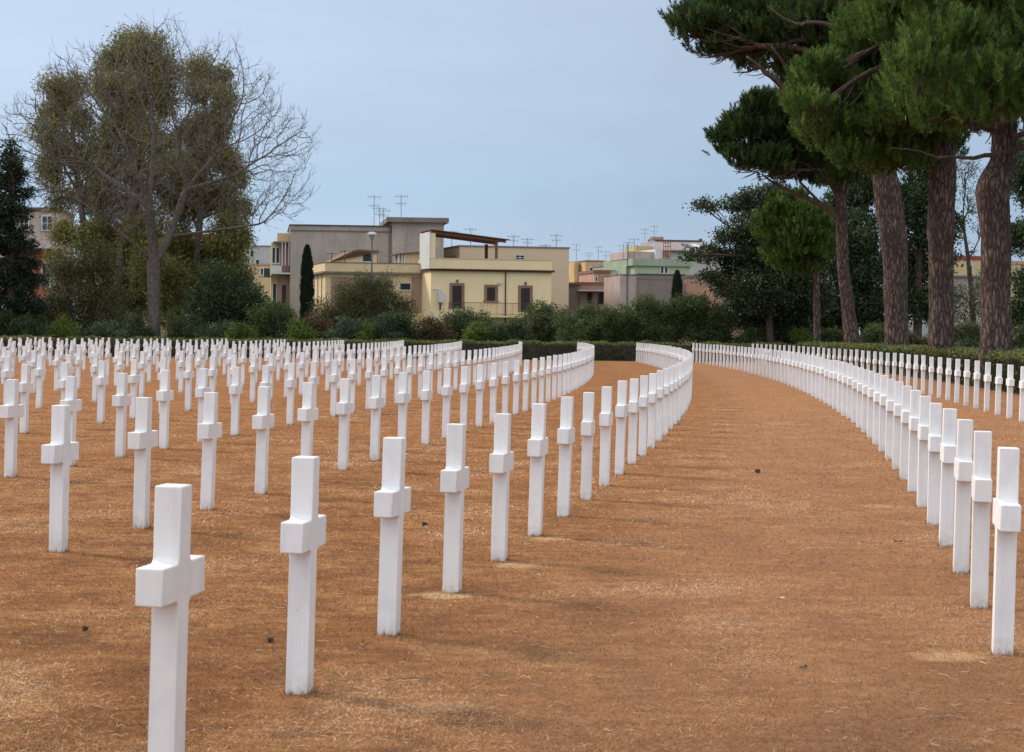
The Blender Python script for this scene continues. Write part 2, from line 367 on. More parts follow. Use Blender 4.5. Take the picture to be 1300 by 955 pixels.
# ------------------------------------------------------------------ turf blades (stuff)
def turf():
    n = 620000
    Y = 1 / RNG.uniform(1 / 80., 1 / 7.2, n)
    keep = RNG.uniform(0, 1, n) > (Y - 18) / 55; Y = Y[keep]; n = len(Y)
    X = (RNG.uniform(-1, 1, n)) * (Y * .262 + .1)
    sz = np.clip(Y / 9, 1, 4)
    L = RNG.uniform(.008, .030, n) * sz ** .5; W = RNG.uniform(.0007, .0014, n) * sz
    az = RNG.uniform(0, 2 * math.pi, n); el = np.abs(RNG.normal(.15, .30, n))
    d = np.stack([np.cos(az) * np.cos(el), np.sin(az) * np.cos(el), np.sin(el)], 1)
    side = np.stack([-np.sin(az), np.cos(az), RNG.uniform(-.4, .4, n)], 1)
    p = np.stack([X, Y, RNG.uniform(.001, .006, n)], 1)
    v = np.stack([p - side * W[:, None], p + side * W[:, None], p + d * L[:, None]], 1)
    mb = MB(); f = np.arange(3 * n).reshape(-1, 3)
    # patchy tint
    pt = np.zeros(n); pr = np.random.default_rng(5)
    for q in range(26):
        k_ = pr.uniform(.4, 6.5) * (1 if q % 2 else 1); a_ = pr.uniform(0, 6.28); pt += np.sin(k_ * (X * math.cos(a_) + Y * math.sin(a_)) + pr.uniform(0, 6.28) + 1.5 * np.sin(X * .9 + q)) / (1 + k_ * .25)
    tn = .47 + .105 * pt + RNG.normal(0, .24, n)
    mb.add(v.reshape(-1, 3), f, np.clip(tn, 0, .97))
    # bleached straws lying about
    k = 2600
    Y = 1 / RNG.uniform(1 / 26., 1 / 7.2, k); X = RNG.uniform(-1, 1, k) * (Y * .262 + .1)
    for i in range(k):
        a = RNG.uniform(0, 6.28); L = RNG.uniform(.015, .06) * (1.5 if RNG.uniform() < .1 else 1); bend = RNG.normal(0, .5); s4 = np.linspace(0, 1, 4)
        pts = np.stack([X[i] + L * s4 * np.cos(a + bend * s4), Y[i] + L * s4 * np.sin(a + bend * s4), .008 + RNG.uniform(-.004, .008, 4)], 1)
        mb.tube(pts, np.array([.0009, .0014, .0012, .0007]) * max(1, Y[i] / 12), 3, False)
        mb.t[-1][:] = RNG.uniform(.75, 1.)
    # untrimmed blades standing against the foot of each near cross
    for (cx__, cy__, th__, row, k__, n__) in NEAR[:70]:
        m_ = 150 if cy__ < 16 else 70; f_ = max(1, cy__ / 11); u = RNG.uniform(-1, 1, m_); sd = RNG.integers(0, 4, m_)
        lx = np.where(sd < 2, u * .065, np.where(sd == 2, .060, -.060)); ly = np.where(sd < 2, np.where(sd == 0, .052, -.052), u * .055)
        lx = lx + RNG.normal(0, .008, m_); ly = ly + RNG.normal(0, .008, m_); a_ = th__ + math.pi / 2
        gx = cx__ - .018 + lx * math.cos(a_) - ly * math.sin(a_); gy = cy__ + lx * math.sin(a_) + ly * math.cos(a_)
        q = np.stack([gx, gy, np.zeros(m_)], 1); h_ = RNG.gamma(2.2, .010, m_).clip(.006, .06)[:, None]; d_ = np.stack([RNG.normal(0, .35, m_), RNG.normal(0, .35, m_), np.ones(m_)], 1)
        sv_ = np.array([.0011 * f_, 0, 0]); v = np.stack([q - sv_, q + sv_, q + d_ * h_], 1)
        mb.add(v.reshape(-1, 3), np.arange(3 * m_).reshape(-1, 3), np.clip(RNG.normal(.45, .25, m_), 0, 1))
    mt, t, b, o = mat_new('dry_grass')
    a = N(t, 'ShaderNodeAttribute', attribute_name='tint')
    col = ramp(t, a.outputs['Fac'], [(0., (.08, .036, .018)), (.30, (.22, .092, .033)), (.55, (.36, .168, .058)), (.80, (.54, .33, .155)), (1., (.82, .66, .47))])
    med = noise(t, objco(t, (.8, 1.3, 1)), 5.5, 5, .65)
    col = mix(t, ramp(t, med, [(.36, (.55, .55, .55)), (.52, (0, 0, 0))]), col, (.16, .072, .036))
    col = aisle(t, col, .30, (.46, .27, .16))
    t.links.new(col, b.inputs['Base Color']); b.inputs['Roughness'].default_value = .8; b.inputs['Specular IOR Level'].default_value = .15
    tag(mb.build('dry_grass', mt), 'short dry orange-brown grass stubble covering the ground near the camera', 'grass', kind='stuff')
    # green weeds
    mb = MB()
    spots = [P(x, y, 1) for x, y in ()]
    def gxy(px, py):
        d = ray(px, py); k = CAM_H / -d[2]; return d[0] * k, d[1] * k
    for (px, py, cnt, rad) in ((405, 860, 60, .10), (372, 850, 30, .06), (432, 855, 20, .07), (950, 633, 60, .25), (752, 797, 30, .10), (760, 803, 30, .08), (700, 660, 25, .12), (250, 806, 30, .04), (625, 857, 12, .04), (755, 862, 16, .04), (925, 766, 12, .05), (1055, 662, 20, .08), (1180, 823, 20, .06), (1085, 775, 14, .06), (60, 735, 14, .05), (105, 755, 14, .05), (270, 690, 14, .05), (520, 672, 80, .30), (300, 560, 50, .3), (530, 800, 20, .05), (650, 628, 14, .1), (430, 855, 12, .04), (980, 860, 14, .05), (440, 610, 40, .3)):
        x, y = gxy(px, py)
        for k in range(cnt):
            a = RNG.uniform(0, 6.28); e = RNG.uniform(.1, 1.0); L = RNG.uniform(.012, .034) * max(1, y / 12)
            q = np.array([x + RNG.normal(0, rad), y + RNG.normal(0, rad), .004])
            dd = np.array([math.cos(a) * math.cos(e), math.sin(a) * math.cos(e), math.sin(e)]); sd = np.array([-math.sin(a), math.cos(a), 0]) * .0028 * max(1, y / 12)
            mb.add([q - sd, q + sd, q + dd * L + np.array([0, 0, -.004])], [(0, 1, 2)], [RNG.uniform(0, 1)])
    tag(mb.build('green_weeds', foliage('weed_green', (.06, .11, .02), (.22, .27, .05))), 'scattered tufts of green weed coming up through the dry grass', 'weeds', kind='stuff')
    return gxy

# ------------------------------------------------------------------ one grave cross
def cross_mesh():
    hw, aw, zb, za, H, th = .056, .215, .610, .738, 1.0, .048
    r = .022
    def fil(cx, cz, a0, a1): return [(cx + r * math.cos(a0 + (a1 - a0) * i / 4), cz + r * math.sin(a0 + (a1 - a0) * i / 4)) for i in range(5)]
    # right half outline, from the foot up
    right = [(hw, -.15)] + fil(hw + r, zb - r, math.pi, math.pi / 2) + [(aw, zb), (aw, za)] + fil(hw + r, za + r, -math.pi / 2, -math.pi) + [(hw, H)]
    prof = right + [(-x, z) for x, z in reversed(right)]
    bm = bmesh.new()
    vs = [bm.verts.new((x, -th, z)) for x, z in prof]
    f = bm.faces.new(vs); bm.normal_update()
    ext = bmesh.ops.extrude_face_region(bm, geom=[f])
    bmesh.ops.translate(bm, vec=(0, 2 * th, 0), verts=[e for e in ext['geom'] if isinstance(e, bmesh.types.BMVert)])
    bmesh.ops.recalc_face_normals(bm, faces=bm.faces)
    ed = [e for e in bm.edges if len(e.link_faces) == 2 and e.calc_face_angle(0) > .6]
    bmesh.ops.bevel(bm, geom=ed, offset=.006, segments=2, affect='EDGES', profile=.6)
    me = bpy.data.meshes.new('grave_cross'); bm.to_mesh(me); bm.free()
    for p_ in me.polygons: p_.use_smooth = p_.area < .0015
    me.materials.append(M_marble)
    return me
CROSS = cross_mesh()
rownames = {2: 'row alongside the right hedge', 1: 'row right of the aisle', 0: 'first row left of the aisle'}
words = ['second', 'third', 'fourth', 'fifth', 'sixth', 'seventh', 'eighth', 'ninth', 'tenth', '11th', '12th', '13th', '14th']
for i, w_ in enumerate(words): rownames[-1 - i] = '%s row left of the aisle' % w_
def ordn(n): return '%d%s' % (n, 'th' if 10 <= n % 100 <= 20 else {1: 'st', 2: 'nd', 3: 'rd'}.get(n % 10, 'th'))
spots = []
for row in range(-12, 3):
    r = AR + row * SEP
    ph = PH.get(row, -91.98 + (row * row * .83 + row * .41) % DS)
    s = ph
    while arc(r, s)[1] > 5: s -= DS
    seq = []
    while True:
        x, y, th = arc(r, s); s += DS
        if y > YEND + .9: break
        if y < 5.5: continue
        pts = [project(x + q * .22 * math.sin(-th), y + q * .22 * math.cos(th), z) for q in (-1, 1) for z in (0, 1)]
        if max(p_[0] for p_ in pts) < -4 or min(p_[0] for p_ in pts) > 1304 or min(p_[1] for p_ in pts) > 955: continue
        seq.append((x, y, th))
    for i, q in enumerate(seq): spots.append((*q, row, i + 1, len(seq)))
spots.sort(key=lambda q: math.hypot(q[0], q[1]))
NEAR = spots[:300]; FAR = spots[300:]
print('crosses in view', len(spots))
Rr = random.Random(3)
def cross_matrix(x, y, th):
    # arms run along the row; the stones lean a trifle to the right
    j = lambda a: Rr.gauss(0, a)
    lean = R(1.15) + j(R(.22)); fwd = j(R(.3)); yaw = th + math.pi / 2 + j(R(.8))
    return Matrix.Translation((x - .018, y, j(.006))) @ Matrix.Rotation(lean, 4, 'Y') @ Matrix.Rotation(fwd, 4, 'X') @ Matrix.Rotation(yaw, 4, 'Z')
proto = bpy.data.objects.new('grave_cross', CROSS)
for i, (x, y, th, row, k, n) in enumerate(NEAR):
    o = proto if i == 0 else proto.copy()
    C.objects.link(o)
    o.matrix_world = cross_matrix(x, y, th)
    tag(o, 'white marble cross, %s from the front in the %s' % (ordn(k), rownames[row]), 'grave cross', 'white crosses in curved rows')
# the farthest crosses as one object
vs = np.zeros(len(CROSS.vertices) * 3); CROSS.vertices.foreach_get('co', vs); vs = vs.reshape(-1, 3)
vh = np.c_[vs, np.ones(len(vs))]
bmf = MB()
quads = [tuple(p_.vertices) for p_ in CROSS.polygons]
bysz = {}
for q in quads: bysz.setdefault(len(q), []).append(q)
for (x, y, th, row, k, n) in FAR:
    M_ = np.array(cross_matrix(x, y, th)); V_ = (vh @ M_.T)[:, :3]
    base_n = bmf.n; bmf.v.append(V_); bmf.n += len(V_)
    for szk, fl in bysz.items():
        bmf.f.append(np.array(fl) + base_n); bmf.t.append(np.full(len(fl), .5))
if FAR:
    tag(bmf.build('distant_grave_crosses', M_marble), 'farthest white marble crosses massed at the hedge end of the rows', 'grave crosses', 'white crosses in curved rows', 'stuff')

gxy = turf()
# small things lying on the grass
M_cone = flat('cone_brown', (.060, .035, .022), .9)
def cone_bits(name, label, cat, px, py, size):
    x, y = gxy(px, py); mb = MB(); pr = random.Random(int(px))
    mb.lathe([(0.001, -.5), (.30, -.42), (.48, -.1), (.40, .25), (.18, .5), (.001, .6)], 10)
    v = mb.v[0]; v *= (1 + .2 * np.sin(v[:, :1] * 23 + v[:, 2:] * 31)); v *= size
    v[:] = v[:, [2, 0, 1]]; v[:, 2] += size * .40
    for k in range(26):
        a = pr.uniform(0, 6.28); u = pr.uniform(-.4, .5); rr = .42 * (1 - u * u)
        c = np.array([u, rr * math.cos(a), rr * math.sin(a) + .4]) * size
        d = np.array([.25, math.cos(a), math.sin(a)]) * size * .16; s_ = np.array([0, -math.sin(a), math.cos(a)]) * size * .09
        mb.add([c - s_, c + s_, c + d + s_ * .4, c + d - s_ * .4], [(0, 1, 2, 3)])
    tag(mb.build(name, M_cone, loc=(x, y, 0.002), rz=pr.uniform(0, 3)), label, cat, 'pine cones on the dry grass')
cone_bits('pine_cone', 'dark pine cone lying in the middle of the bare aisle', 'pine cone', 962, 601, .055)
cone_bits('pine_cone', 'dark pine cone fragment on the grass between the two nearest left crosses', 'pine cone', 108, 801, .028)
cone_bits('pine_cone', 'small dark pine cone lying left of the third nearest cross', 'pine cone', 343, 816, .030)
cone_bits('pine_cone', 'dark pine cone on the grass between third and fourth nearest crosses', 'pine cone', 539, 668, .038)
M_leaf = flat('dead_leaf', (.10, .055, .03), .8)
def leaf(px, py, size, label, m_=None):
    x, y = gxy(px, py); mb = MB(); L = size
    n = 6; up = [(i / n - .5, .28 * math.sin(math.pi * i / n)) for i in range(n + 1)]
    v = [(a * L, b_ * L, .012 + .3 * L * a * a) for a, b_ in up] + [(a * L, -b_ * L, .012 + .3 * L * a * a + .15 * L) for a, b_ in up]
    mb.add(v, [(i, i + 1, n + 2 + i, n + 1 + i) for i in range(n)])
    tag(mb.build('dead_leaf', m_ or M_leaf, loc=(x, y, 0), rz=px * .7), label, 'leaf', 'leaves scattered on the dry grass')
M_pale = flat('pale_leaf', (.55, .45, .36), .8)
leaf(138, 664, .07, 'dark curled leaf on the grass right of the tall left cross')
leaf(95, 616, .09, 'dark dead leaf lying behind the near left crosses')
leaf(132, 822, .04, 'tiny dark leaf scrap left of the nearest cross at the bottom')
leaf(142, 625, .07, 'pale bleached leaf between crosses of the second left row', M_pale)
leaf(993, 762, .045, 'pale bleached leaf lying out in the bare aisle', M_pale)
leaf(1020, 852, .06, 'dark leaf lying low in the aisle near the bottom edge')
leaf(841, 697, .04, 'pale bleached leaf in the aisle beside the left row', M_pale)
leaf(1140, 690, .06, 'dark leaf scrap at the foot of the right row')

# ------------------------------------------------------------------ foliage generators
def unit(n, rng=RNG):
    v = rng.normal(0, 1, (n, 3)); return v / np.linalg.norm(v, axis=1)[:, None]
def lobe(px, py, rpx, Y, sy=1., sz=1., dep=None):
    """ball of foliage: centre seen at (px,py), rpx wide, standing Y metres out"""
    c = P(px, py, Y); r = rpx * Y / F_PX
    return (c, np.array([r * sy, (dep or r), r * sz]))
def clumps_of(lobes, n, shell=.55, up=0., low_cut=None):
    """clump centres spread through the outer part of a set of ellipsoids"""
    wts = np.array([l[1][0] * l[1][2] for l in lobes]); wts = wts / wts.sum()
    out = []; nor = []
    for l, q in zip(lobes, RNG.multinomial(n, wts)):
        d = unit(q); d[:, 2] = d[:, 2] + up; d /= np.linalg.norm(d, axis=1)[:, None]
        rr = RNG.uniform(shell, 1.0, q) ** .7 * RNG.uniform(.86, 1.10, q) * np.where(RNG.uniform(0, 1, q) < .10, RNG.uniform(1.1, 1.35, q), 1)
        out.append(l[0] + d * l[1] * rr[:, None]); nor.append(d)
    c = np.concatenate(out); nn = np.concatenate(nor)
    keep = np.ones(len(c), bool)
    for l in lobes:
        q = (((c - l[0]) / l[1]) ** 2).sum(1); keep &= q > .22
    keep &= c[:, 2] > .05
    return c[keep], nn[keep]
def leaf_quads(mb, p, nrm, L, W, droop=0., tint=None):
    n = len(p)
    d = unit(n) + nrm * .35; d[:, 2] -= droop; d /= np.linalg.norm(d, axis=1)[:, None]
    s = np.cross(d, unit(n) + nrm * .4); s /= np.linalg.norm(s, axis=1)[:, None] + 1e-9
    Ls = (L * RNG.uniform(.6, 1.3, n))[:, None]; Ws = (W * RNG.uniform(.6, 1.3, n))[:, None]
    v = np.stack([p, p + d * Ls * .5 + s * Ws * .5, p + d * Ls, p + d * Ls * .5 - s * Ws * .5], 1)
    mb.add(v.reshape(-1, 3), np.arange(4 * n).reshape(-1, 4), tint)
def leafy(mb, lobes, n_cl, per, cr, L, W, droop=0., shell=.5, flatc=1., up=0.):
    c, nn = clumps_of(lobes, n_cl, shell, up)
    k = len(c)
    off = RNG.normal(0, 1, (k * per, 3)) * cr; off[:, 2] *= flatc
    if droop > .5: off[:, 2] -= np.abs(RNG.normal(0, cr, k * per)) * droop
    p = np.repeat(c, per, 0) + off
    nr = off / (np.linalg.norm(off, axis=1)[:, None] + 1e-6) * .5 + np.repeat(nn, per, 0)
    tn = np.repeat(RNG.uniform(0, .75, k), per) + RNG.uniform(-.12, .28, k * per)
    ok = p[:, 2] > .02
    leaf_quads(mb, p[ok], nr[ok], L, W, droop * .8, np.clip(tn[ok], 0, 1))
    return c
def curve(a, b, bend=.12, n=7, sag=0.):
    a = np.asarray(a, float); b = np.asarray(b, float); L = np.linalg.norm(b - a)
    o = RNG.normal(0, 1, 3) * bend * L; tt = np.linspace(0, 1, n)[:, None]
    p = a + (b - a) * tt + o * (4 * tt * (1 - tt)) * .5 + RNG.normal(0, .012 * L, (n, 3)) * (tt * (1 - tt) * 4)
    p[:, 2] -= sag * L * (tt * (1 - tt) * 4)[:, 0]
    return p
def ground_at(px, Y):
    q = P(px, 440, Y); return np.array([q[0], q[1], 0.])

M_barkpine = bark('pine_bark', (.155, .098, .078), (.40, .31, .27), (8.5, 8.5, 2.1), 1., .10, .95)
M_barkdim = bark('limb_bark', (.10, .065, .050), (.20, .145, .12), (6, 6, 2), .6, .03)
M_barkgrey = bark('grey_bark', (.13, .112, .095), (.27, .235, .205), (8, 8, 2.5), .6, .03)
M_twig = flat('twig_grey', (.15, .12, .10), .9)
M_shrub_core = flat('shrub_stem', (.07, .05, .035), .9)

GREEN = {
 'dark': foliage('leaf_dark', (.016, .032, .012), (.045, .072, .024), (.095, .125, .042)),
 'bluish': foliage('leaf_bluish', (.025, .047, .024), (.064, .100, .050), (.13, .17, .09)),
 'mid': foliage('leaf_mid', (.026, .048, .014), (.082, .118, .035), (.17, .21, .062)),
 'olive': foliage('leaf_olive', (.038, .046, .016), (.098, .102, .036), (.185, .165, .072)),
 'bright': foliage('leaf_bright', (.035, .07, .010), (.10, .15, .018), (.22, .27, .04)),
 'brown': foliage('leaf_brownish', (.05, .035, .018), (.12, .075, .035), (.19, .12, .06)),
 'hedge': foliage('leaf_hedge', (.024, .034, .014), (.065, .075, .028), (.22, .25, .06)),
 'gum': foliage('leaf_gum', (.068, .076, .022), (.205, .195, .056), (.38, .31, .11)),
 'gloss': foliage('leaf_gloss', (.016, .030, .012), (.042, .064, .022), (.085, .11, .045), .1, .35),
 'cypress': foliage('leaf_cypress', (.009, .018, .010), (.022, .036, .016), (.040, .058, .024)),
 'pine': foliage('needle_pine', (.026, .065, .012), (.095, .165, .028), (.20, .28, .055), .35),
 'pinedark': foliage('needle_dark', (.015, .036, .010), (.050, .092, .020), (.12, .165, .035), .3),
}

# ------------------------------------------------------------------ hedges
def hedge_box(name, pts, width, h, label, n):
    """clipped hedge along a polyline: leaf skin over a dark twiggy core"""
    root = thing(name, label, 'hedge', (pts[0][0], pts[0][1], 0))
    pts = np.array(pts, float); seg = np.diff(pts, axis=0); ln = np.linalg.norm(seg, axis=1); cum = np.r_[0, np.cumsum(ln)]
    core = MB(); nrm = np.stack([-np.gradient(pts[:, 1]), np.gradient(pts[:, 0])], 1); nrm /= np.linalg.norm(nrm, axis=1)[:, None]
    w2 = width / 2 - .06; a = pts + nrm * w2; b_ = pts - nrm * w2; k = len(pts); o = np.array([*pts[0], 0])
    V = np.concatenate([np.c_[a, np.zeros(k)], np.c_[a, np.full(k, h - .07)], np.c_[b_, np.full(k, h - .07)], np.c_[b_, np.zeros(k)]]) - o
    F = []
    for i in range(k - 1):
        for q in range(3): F.append((q * k + i, q * k + i + 1, (q + 1) * k + i + 1, (q + 1) * k + i))
    F.append((0, k, 2 * k, 3 * k)); F.append((k - 1, 2 * k - 1, 3 * k - 1, 4 * k - 1))
    core.add(V, F); core.build('stems', M_shrub_core, root)
    s = RNG.uniform(0, cum[-1], n); i = np.clip(np.searchsorted(cum, s) - 1, 0, len(seg) - 1)
    f_ = (s - cum[i]) / ln[i]; c = pts[i] + seg[i] * f_[:, None]; nn = nrm[i]
    u = RNG.uniform(0, 1, n); per = 2 * h + width
    t_ = u * per
    off = np.where(t_ < h, -width / 2, np.where(t_ < h + width, t_ - h - width / 2, width / 2))
    z = np.where(t_ < h, t_, np.where(t_ < h + width, h, per - t_))
    q = np.c_[c + nn * off[:, None], z]
    bump_ = .04 * np.sin(s * 1.9) + .03 * np.sin(s * 5.3 + z * 3)
    q[:, 2] = np.where(z > .2, q[:, 2] + bump_, q[:, 2]); q += RNG.normal(0, .035, q.shape)
    q[:, 2] = np.maximum(q[:, 2], .02)
    nr = np.where((t_ < h)[:, None], np.c_[-nn, np.zeros(n)], np.where((t_ < h + width)[:, None], np.array([0, 0, 1.]), np.c_[nn, np.zeros(n)]))
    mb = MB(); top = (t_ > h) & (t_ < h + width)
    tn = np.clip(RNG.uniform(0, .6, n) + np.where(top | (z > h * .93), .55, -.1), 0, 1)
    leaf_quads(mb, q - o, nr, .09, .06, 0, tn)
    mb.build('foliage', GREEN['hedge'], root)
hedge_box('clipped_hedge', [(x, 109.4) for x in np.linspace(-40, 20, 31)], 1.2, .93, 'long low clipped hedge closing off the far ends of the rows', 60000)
HR = AR + 2 * SEP + 3.5
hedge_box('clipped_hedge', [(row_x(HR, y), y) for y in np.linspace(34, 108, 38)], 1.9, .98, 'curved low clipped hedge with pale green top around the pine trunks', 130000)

# ------------------------------------------------------------------ stone pines
def gnarled(mb, pts, rad, sides, amp):
    k0 = mb.n; mb.tube(pts, rad, sides)
    v = mb.v[-1]; n = len(pts); q = v.reshape(n, sides, 3); c = np.asarray(pts)[:, None, :]
    th = np.arange(sides) / sides * 2 * math.pi; zz = np.linspace(0, 1, n)[:, None] * 9
    g_ = 1 + amp * (np.sin(th * 3 + zz * 1.3) * .5 + np.sin(th * 5 - zz * 2.1) * .35 + np.sin(zz * 3.7 + th) * .4)
    fl = 1 + amp * .5 * np.sin(th * 14 + np.sin(zz * 2) * .6) + RNG.normal(0, amp * .22, (n, sides))
    v[:] = (c + (q - c) * (g_ * fl)[:, :, None]).reshape(-1, 3)
def candles(mb, p, axis, H_, L, W, per):
    """bottle-brush shoots: needles set along a short upright axis"""
    n = len(p) * per; ax = np.repeat(axis, per, 0)
    rad = np.cross(ax, unit(n)); rad /= np.linalg.norm(rad, axis=1)[:, None] + 1e-9
    u = RNG.uniform(0, 1, n); d = ax * RNG.uniform(.55, 1.1, n)[:, None] + rad * (1.05 - .7 * u)[:, None] * .85
    d /= np.linalg.norm(d, axis=1)[:, None]
    s = np.cross(d, unit(n)); s /= np.linalg.norm(s, axis=1)[:, None] + 1e-9
    b0 = np.repeat(p, per, 0) + ax * (u * H_)[:, None]
    Ls = (L * RNG.uniform(.7, 1.15, n))[:, None]
    v = np.stack([b0 - s * W * .5, b0 + s * W * .5, b0 + d * Ls + s * W * .18, b0 + d * Ls - s * W * .18], 1)
    tn = np.clip(np.repeat(RNG.uniform(-.25, .9, len(p)), per) + RNG.uniform(-.1, .2, n), 0, 1)
    mb.add(v.reshape(-1, 3), np.arange(4 * n).reshape(-1, 4), tn)
def pine(label, trunk_px, lobes, crown_at, n_cl, per_cl, mat='pine', L=.30, W=.024, barkm=None, extra=(), per=12, limbs=True, group='umbrella pines in the hedge'):
    """trunk_px: list of (px, py, width_px, Y); lobes: foliage balls; crown_at: px,py,Y where limbs start"""
    base = trunk_px[0]; B0 = P(base[0], base[1], base[3]); B0[2] = 0
    root = thing('umbrella_pine', label, 'pine tree', tuple(B0), 0, group)
    pts = [np.array([B0[0], B0[1], -.1])] + [P(a, b_, Y) for a, b_, w_, Y in trunk_px]
    rad = [trunk_px[0][2] * .5 * trunk_px[0][3] / F_PX * 1.12] + [w_ * .5 * Y / F_PX for a, b_, w_, Y in trunk_px]
    pts = np.array(pts); rad = np.array(rad)
    k = 64; cum = np.r_[0, np.cumsum(np.linalg.norm(np.diff(pts, axis=0), axis=1))]; ss = np.linspace(0, cum[-1], k)
    PP = np.stack([np.interp(ss, cum, pts[:, j]) for j in range(3)], 1); RR = np.interp(ss, cum, rad)
    for _ in range(3): PP[1:-1] = (PP[:-2] + PP[2:] + 2 * PP[1:-1]) / 4
    tb = MB(); gnarled(tb, PP - B0, RR, 40, .05)
    # limbs
    start = P(*crown_at); lb = MB()
    for (a, b_, r0, r1) in extra:
        cpt = curve(P(*a), P(*b_), .06, 9) - B0; lb.tube(cpt, np.linspace(r0, r1, 9), 8)
    for l in lobes:
        if limbs:
            tgt = l[0] - np.array([0, 0, l[1][2] * .25]); st = PP[int(k * RNG.uniform(.80, .99))]
            L0 = np.linalg.norm(tgt - st)
            cp = curve(st, tgt, .10, 9, -.06); lb.tube(cp - B0, np.linspace(min(RR[-1] * .7, .05 + L0 * .022), .035, 9), 7)
            for q in range(13):
                a0 = cp[RNG.integers(4, 9)]; e = l[0] + unit(1)[0] * l[1] * RNG.uniform(.8, 1.05)
                lb.tube(curve(a0, e, .14, 6) - B0, np.linspace(.04, .012, 6), 5)
    q_ = L / .30
    sub = cauliflower(lobes)
    c, nn = clumps_of(sub, int(n_cl * .92), .88, .12)
    c2, nn2 = clumps_of(lobes, int(n_cl * .12), .30, .0)
    c = np.concatenate([c, c2]); nn = np.concatenate([nn, nn2]); kk = len(c); pc = 8
    # each clump is a low dome of upright brushes
    a = RNG.uniform(0, 6.283, kk * pc); rr_ = np.sqrt(RNG.uniform(0, 1, kk * pc)); R0 = np.repeat(RNG.uniform(.24, .52, kk), pc) * q_
    off = np.stack([np.cos(a) * rr_ * R0, np.sin(a) * rr_ * R0, (1 - rr_ ** 2) * R0 * .75 + RNG.normal(0, .05, kk * pc)], 1)
    p = np.repeat(c, pc, 0) + off
    ax = off * np.array([.9, .9, .2]) + np.repeat(nn, pc, 0) * .28 + np.array([0, 0, .85]) + RNG.normal(0, .12, off.shape); ax /= np.linalg.norm(ax, axis=1)[:, None]
    cb = MB(); candles(cb, p - B0, ax, .40 * q_, .165 * q_, W * 1.05, 34)
    tb.build('trunk', barkm or M_barkpine, root, True)
    lb.build('branches', M_barkdim, root, True)
    cb.build('crown', GREEN[mat], root)
    return root
def cauliflower(lobes, k=9, f=.46, reach=.66):
    out = []
    for c, r in lobes:
        out.append((c, r * .60))
        d = unit(k); d[:, 2] = d[:, 2] * .8 + .18
        for q in d: out.append((c + q * r * reach, r * f * RNG.uniform(.75, 1.15)))
    return out
def LB(L, Y0, Y1, sz=.85):
    return [lobe(x, y, r, RNG.uniform(Y0, Y1), 1, sz) for x, y, r in L]
pine('tall umbrella pine with the thickest bulging trunk, rightmost in the hedge',
     [(1264, 452, 41, 60), (1265, 400, 37, 60), (1264, 300, 37, 60), (1261, 262, 40, 60), (1259, 242, 45, 60), (1264, 226, 39, 60), (1274, 208, 32, 60), (1275, 170, 31, 60), (1278, 100, 28, 60), (1276, 0, 22, 60), (1272, -60, 16, 60)],
     LB([(1180, -10, 66), (1290, 60, 80), (1215, 65, 58), (1235, 125, 50), (1292, 128, 52), (1165, 105, 42), (1190, 145, 44), (1240, 150, 42), (1290, 140, 46), (1350, 90, 100), (1300, -50, 100), (1420, 40, 110), (1220, -60, 80), (1330, -150, 120), (1400, -100, 110), (1250, -130, 80)], 56, 62),
     (1278, 60, 60), 2100, 26, 'pine', .30, .021,
     extra=[((1300, 186, 59.5), (1190, 200, 58), .10, .03), ((1275, 172, 60), (1180, 152, 57), .09, .03), ((1278, 172, 60), (1330, 168, 58), .09, .05), ((1190, 200, 58), (1130, 188, 57.5), .03, .015)])
pine('umbrella pine with straight upright trunk, second from right in the hedge',
     [(1195, 447, 33, 71), (1196, 380, 31, 71), (1194, 310, 31, 71), (1194, 295, 35, 71), (1195, 270, 33, 71), (1197, 220, 33, 71), (1198, 150, 28, 71), (1190, 60, 20, 71), (1185, 0, 16, 71)],
     LB([(1050, 135, 42), (1085, 110, 50), (1110, 150, 50), (1055, 165, 36), (1130, 60, 60), (1160, 20, 70), (1150, 150, 48), (1190, 160, 44), (1125, 10, 40), (1095, 195, 36), (1065, 185, 34), (1130, 195, 34), (1112, 208, 28), (1142, 208, 26), (1085, 205, 26), (1160, 194, 34), (1185, 200, 26), (1035, 120, 30), (1022, 150, 22), (1040, 105, 26), (1150, -60, 70), (1240, 150, 45), (1220, 20, 70)], 68, 74),
     (1195, 60, 71), 2300, 26, 'pine', .30, .024)
pine('umbrella pine with pale-edged leaning trunk, third from right in the hedge',
     [(1139, 446, 31, 83), (1138, 400, 29, 83), (1137, 340, 30, 83), (1134, 300, 34, 83), (1128, 262, 34, 83), (1122, 215, 31, 83), (1112, 160, 24, 83), (1095, 100, 20, 83), (1070, 40, 14, 83)],
     LB([(882, 42, 38), (925, 30, 55), (905, 68, 28), (960, 55, 52), (990, 20, 60), (1012, 85, 38), (1050, 50, 60), (1078, 90, 50), (950, 88, 24), (1000, -30, 80), (900, 8, 40), (1110, 30, 70), (1080, -40, 80), (1160, 60, 60), (1042, 122, 38), (1075, 140, 42), (1022, 108, 30), (1100, 160, 36)], 83.5, 90, .6),
     (1090, 120, 83), 2600, 24, 'pinedark', .30, .028,
     extra=[((1100, 190, 83), (1008, 125, 83), .22, .14), ((1008, 125, 83), (948, 72, 82), .14, .05), ((1020, 132, 83), (980, 60, 81), .12, .04), ((1095, 100, 83), (1063, 35, 80), .16, .12), ((1063, 35, 80), (1020, 30, 79), .10, .07), ((1020, 32, 79), (975, 8, 79), .07, .03), ((1075, 60, 81), (1068, -10, 80), .12, .08)])
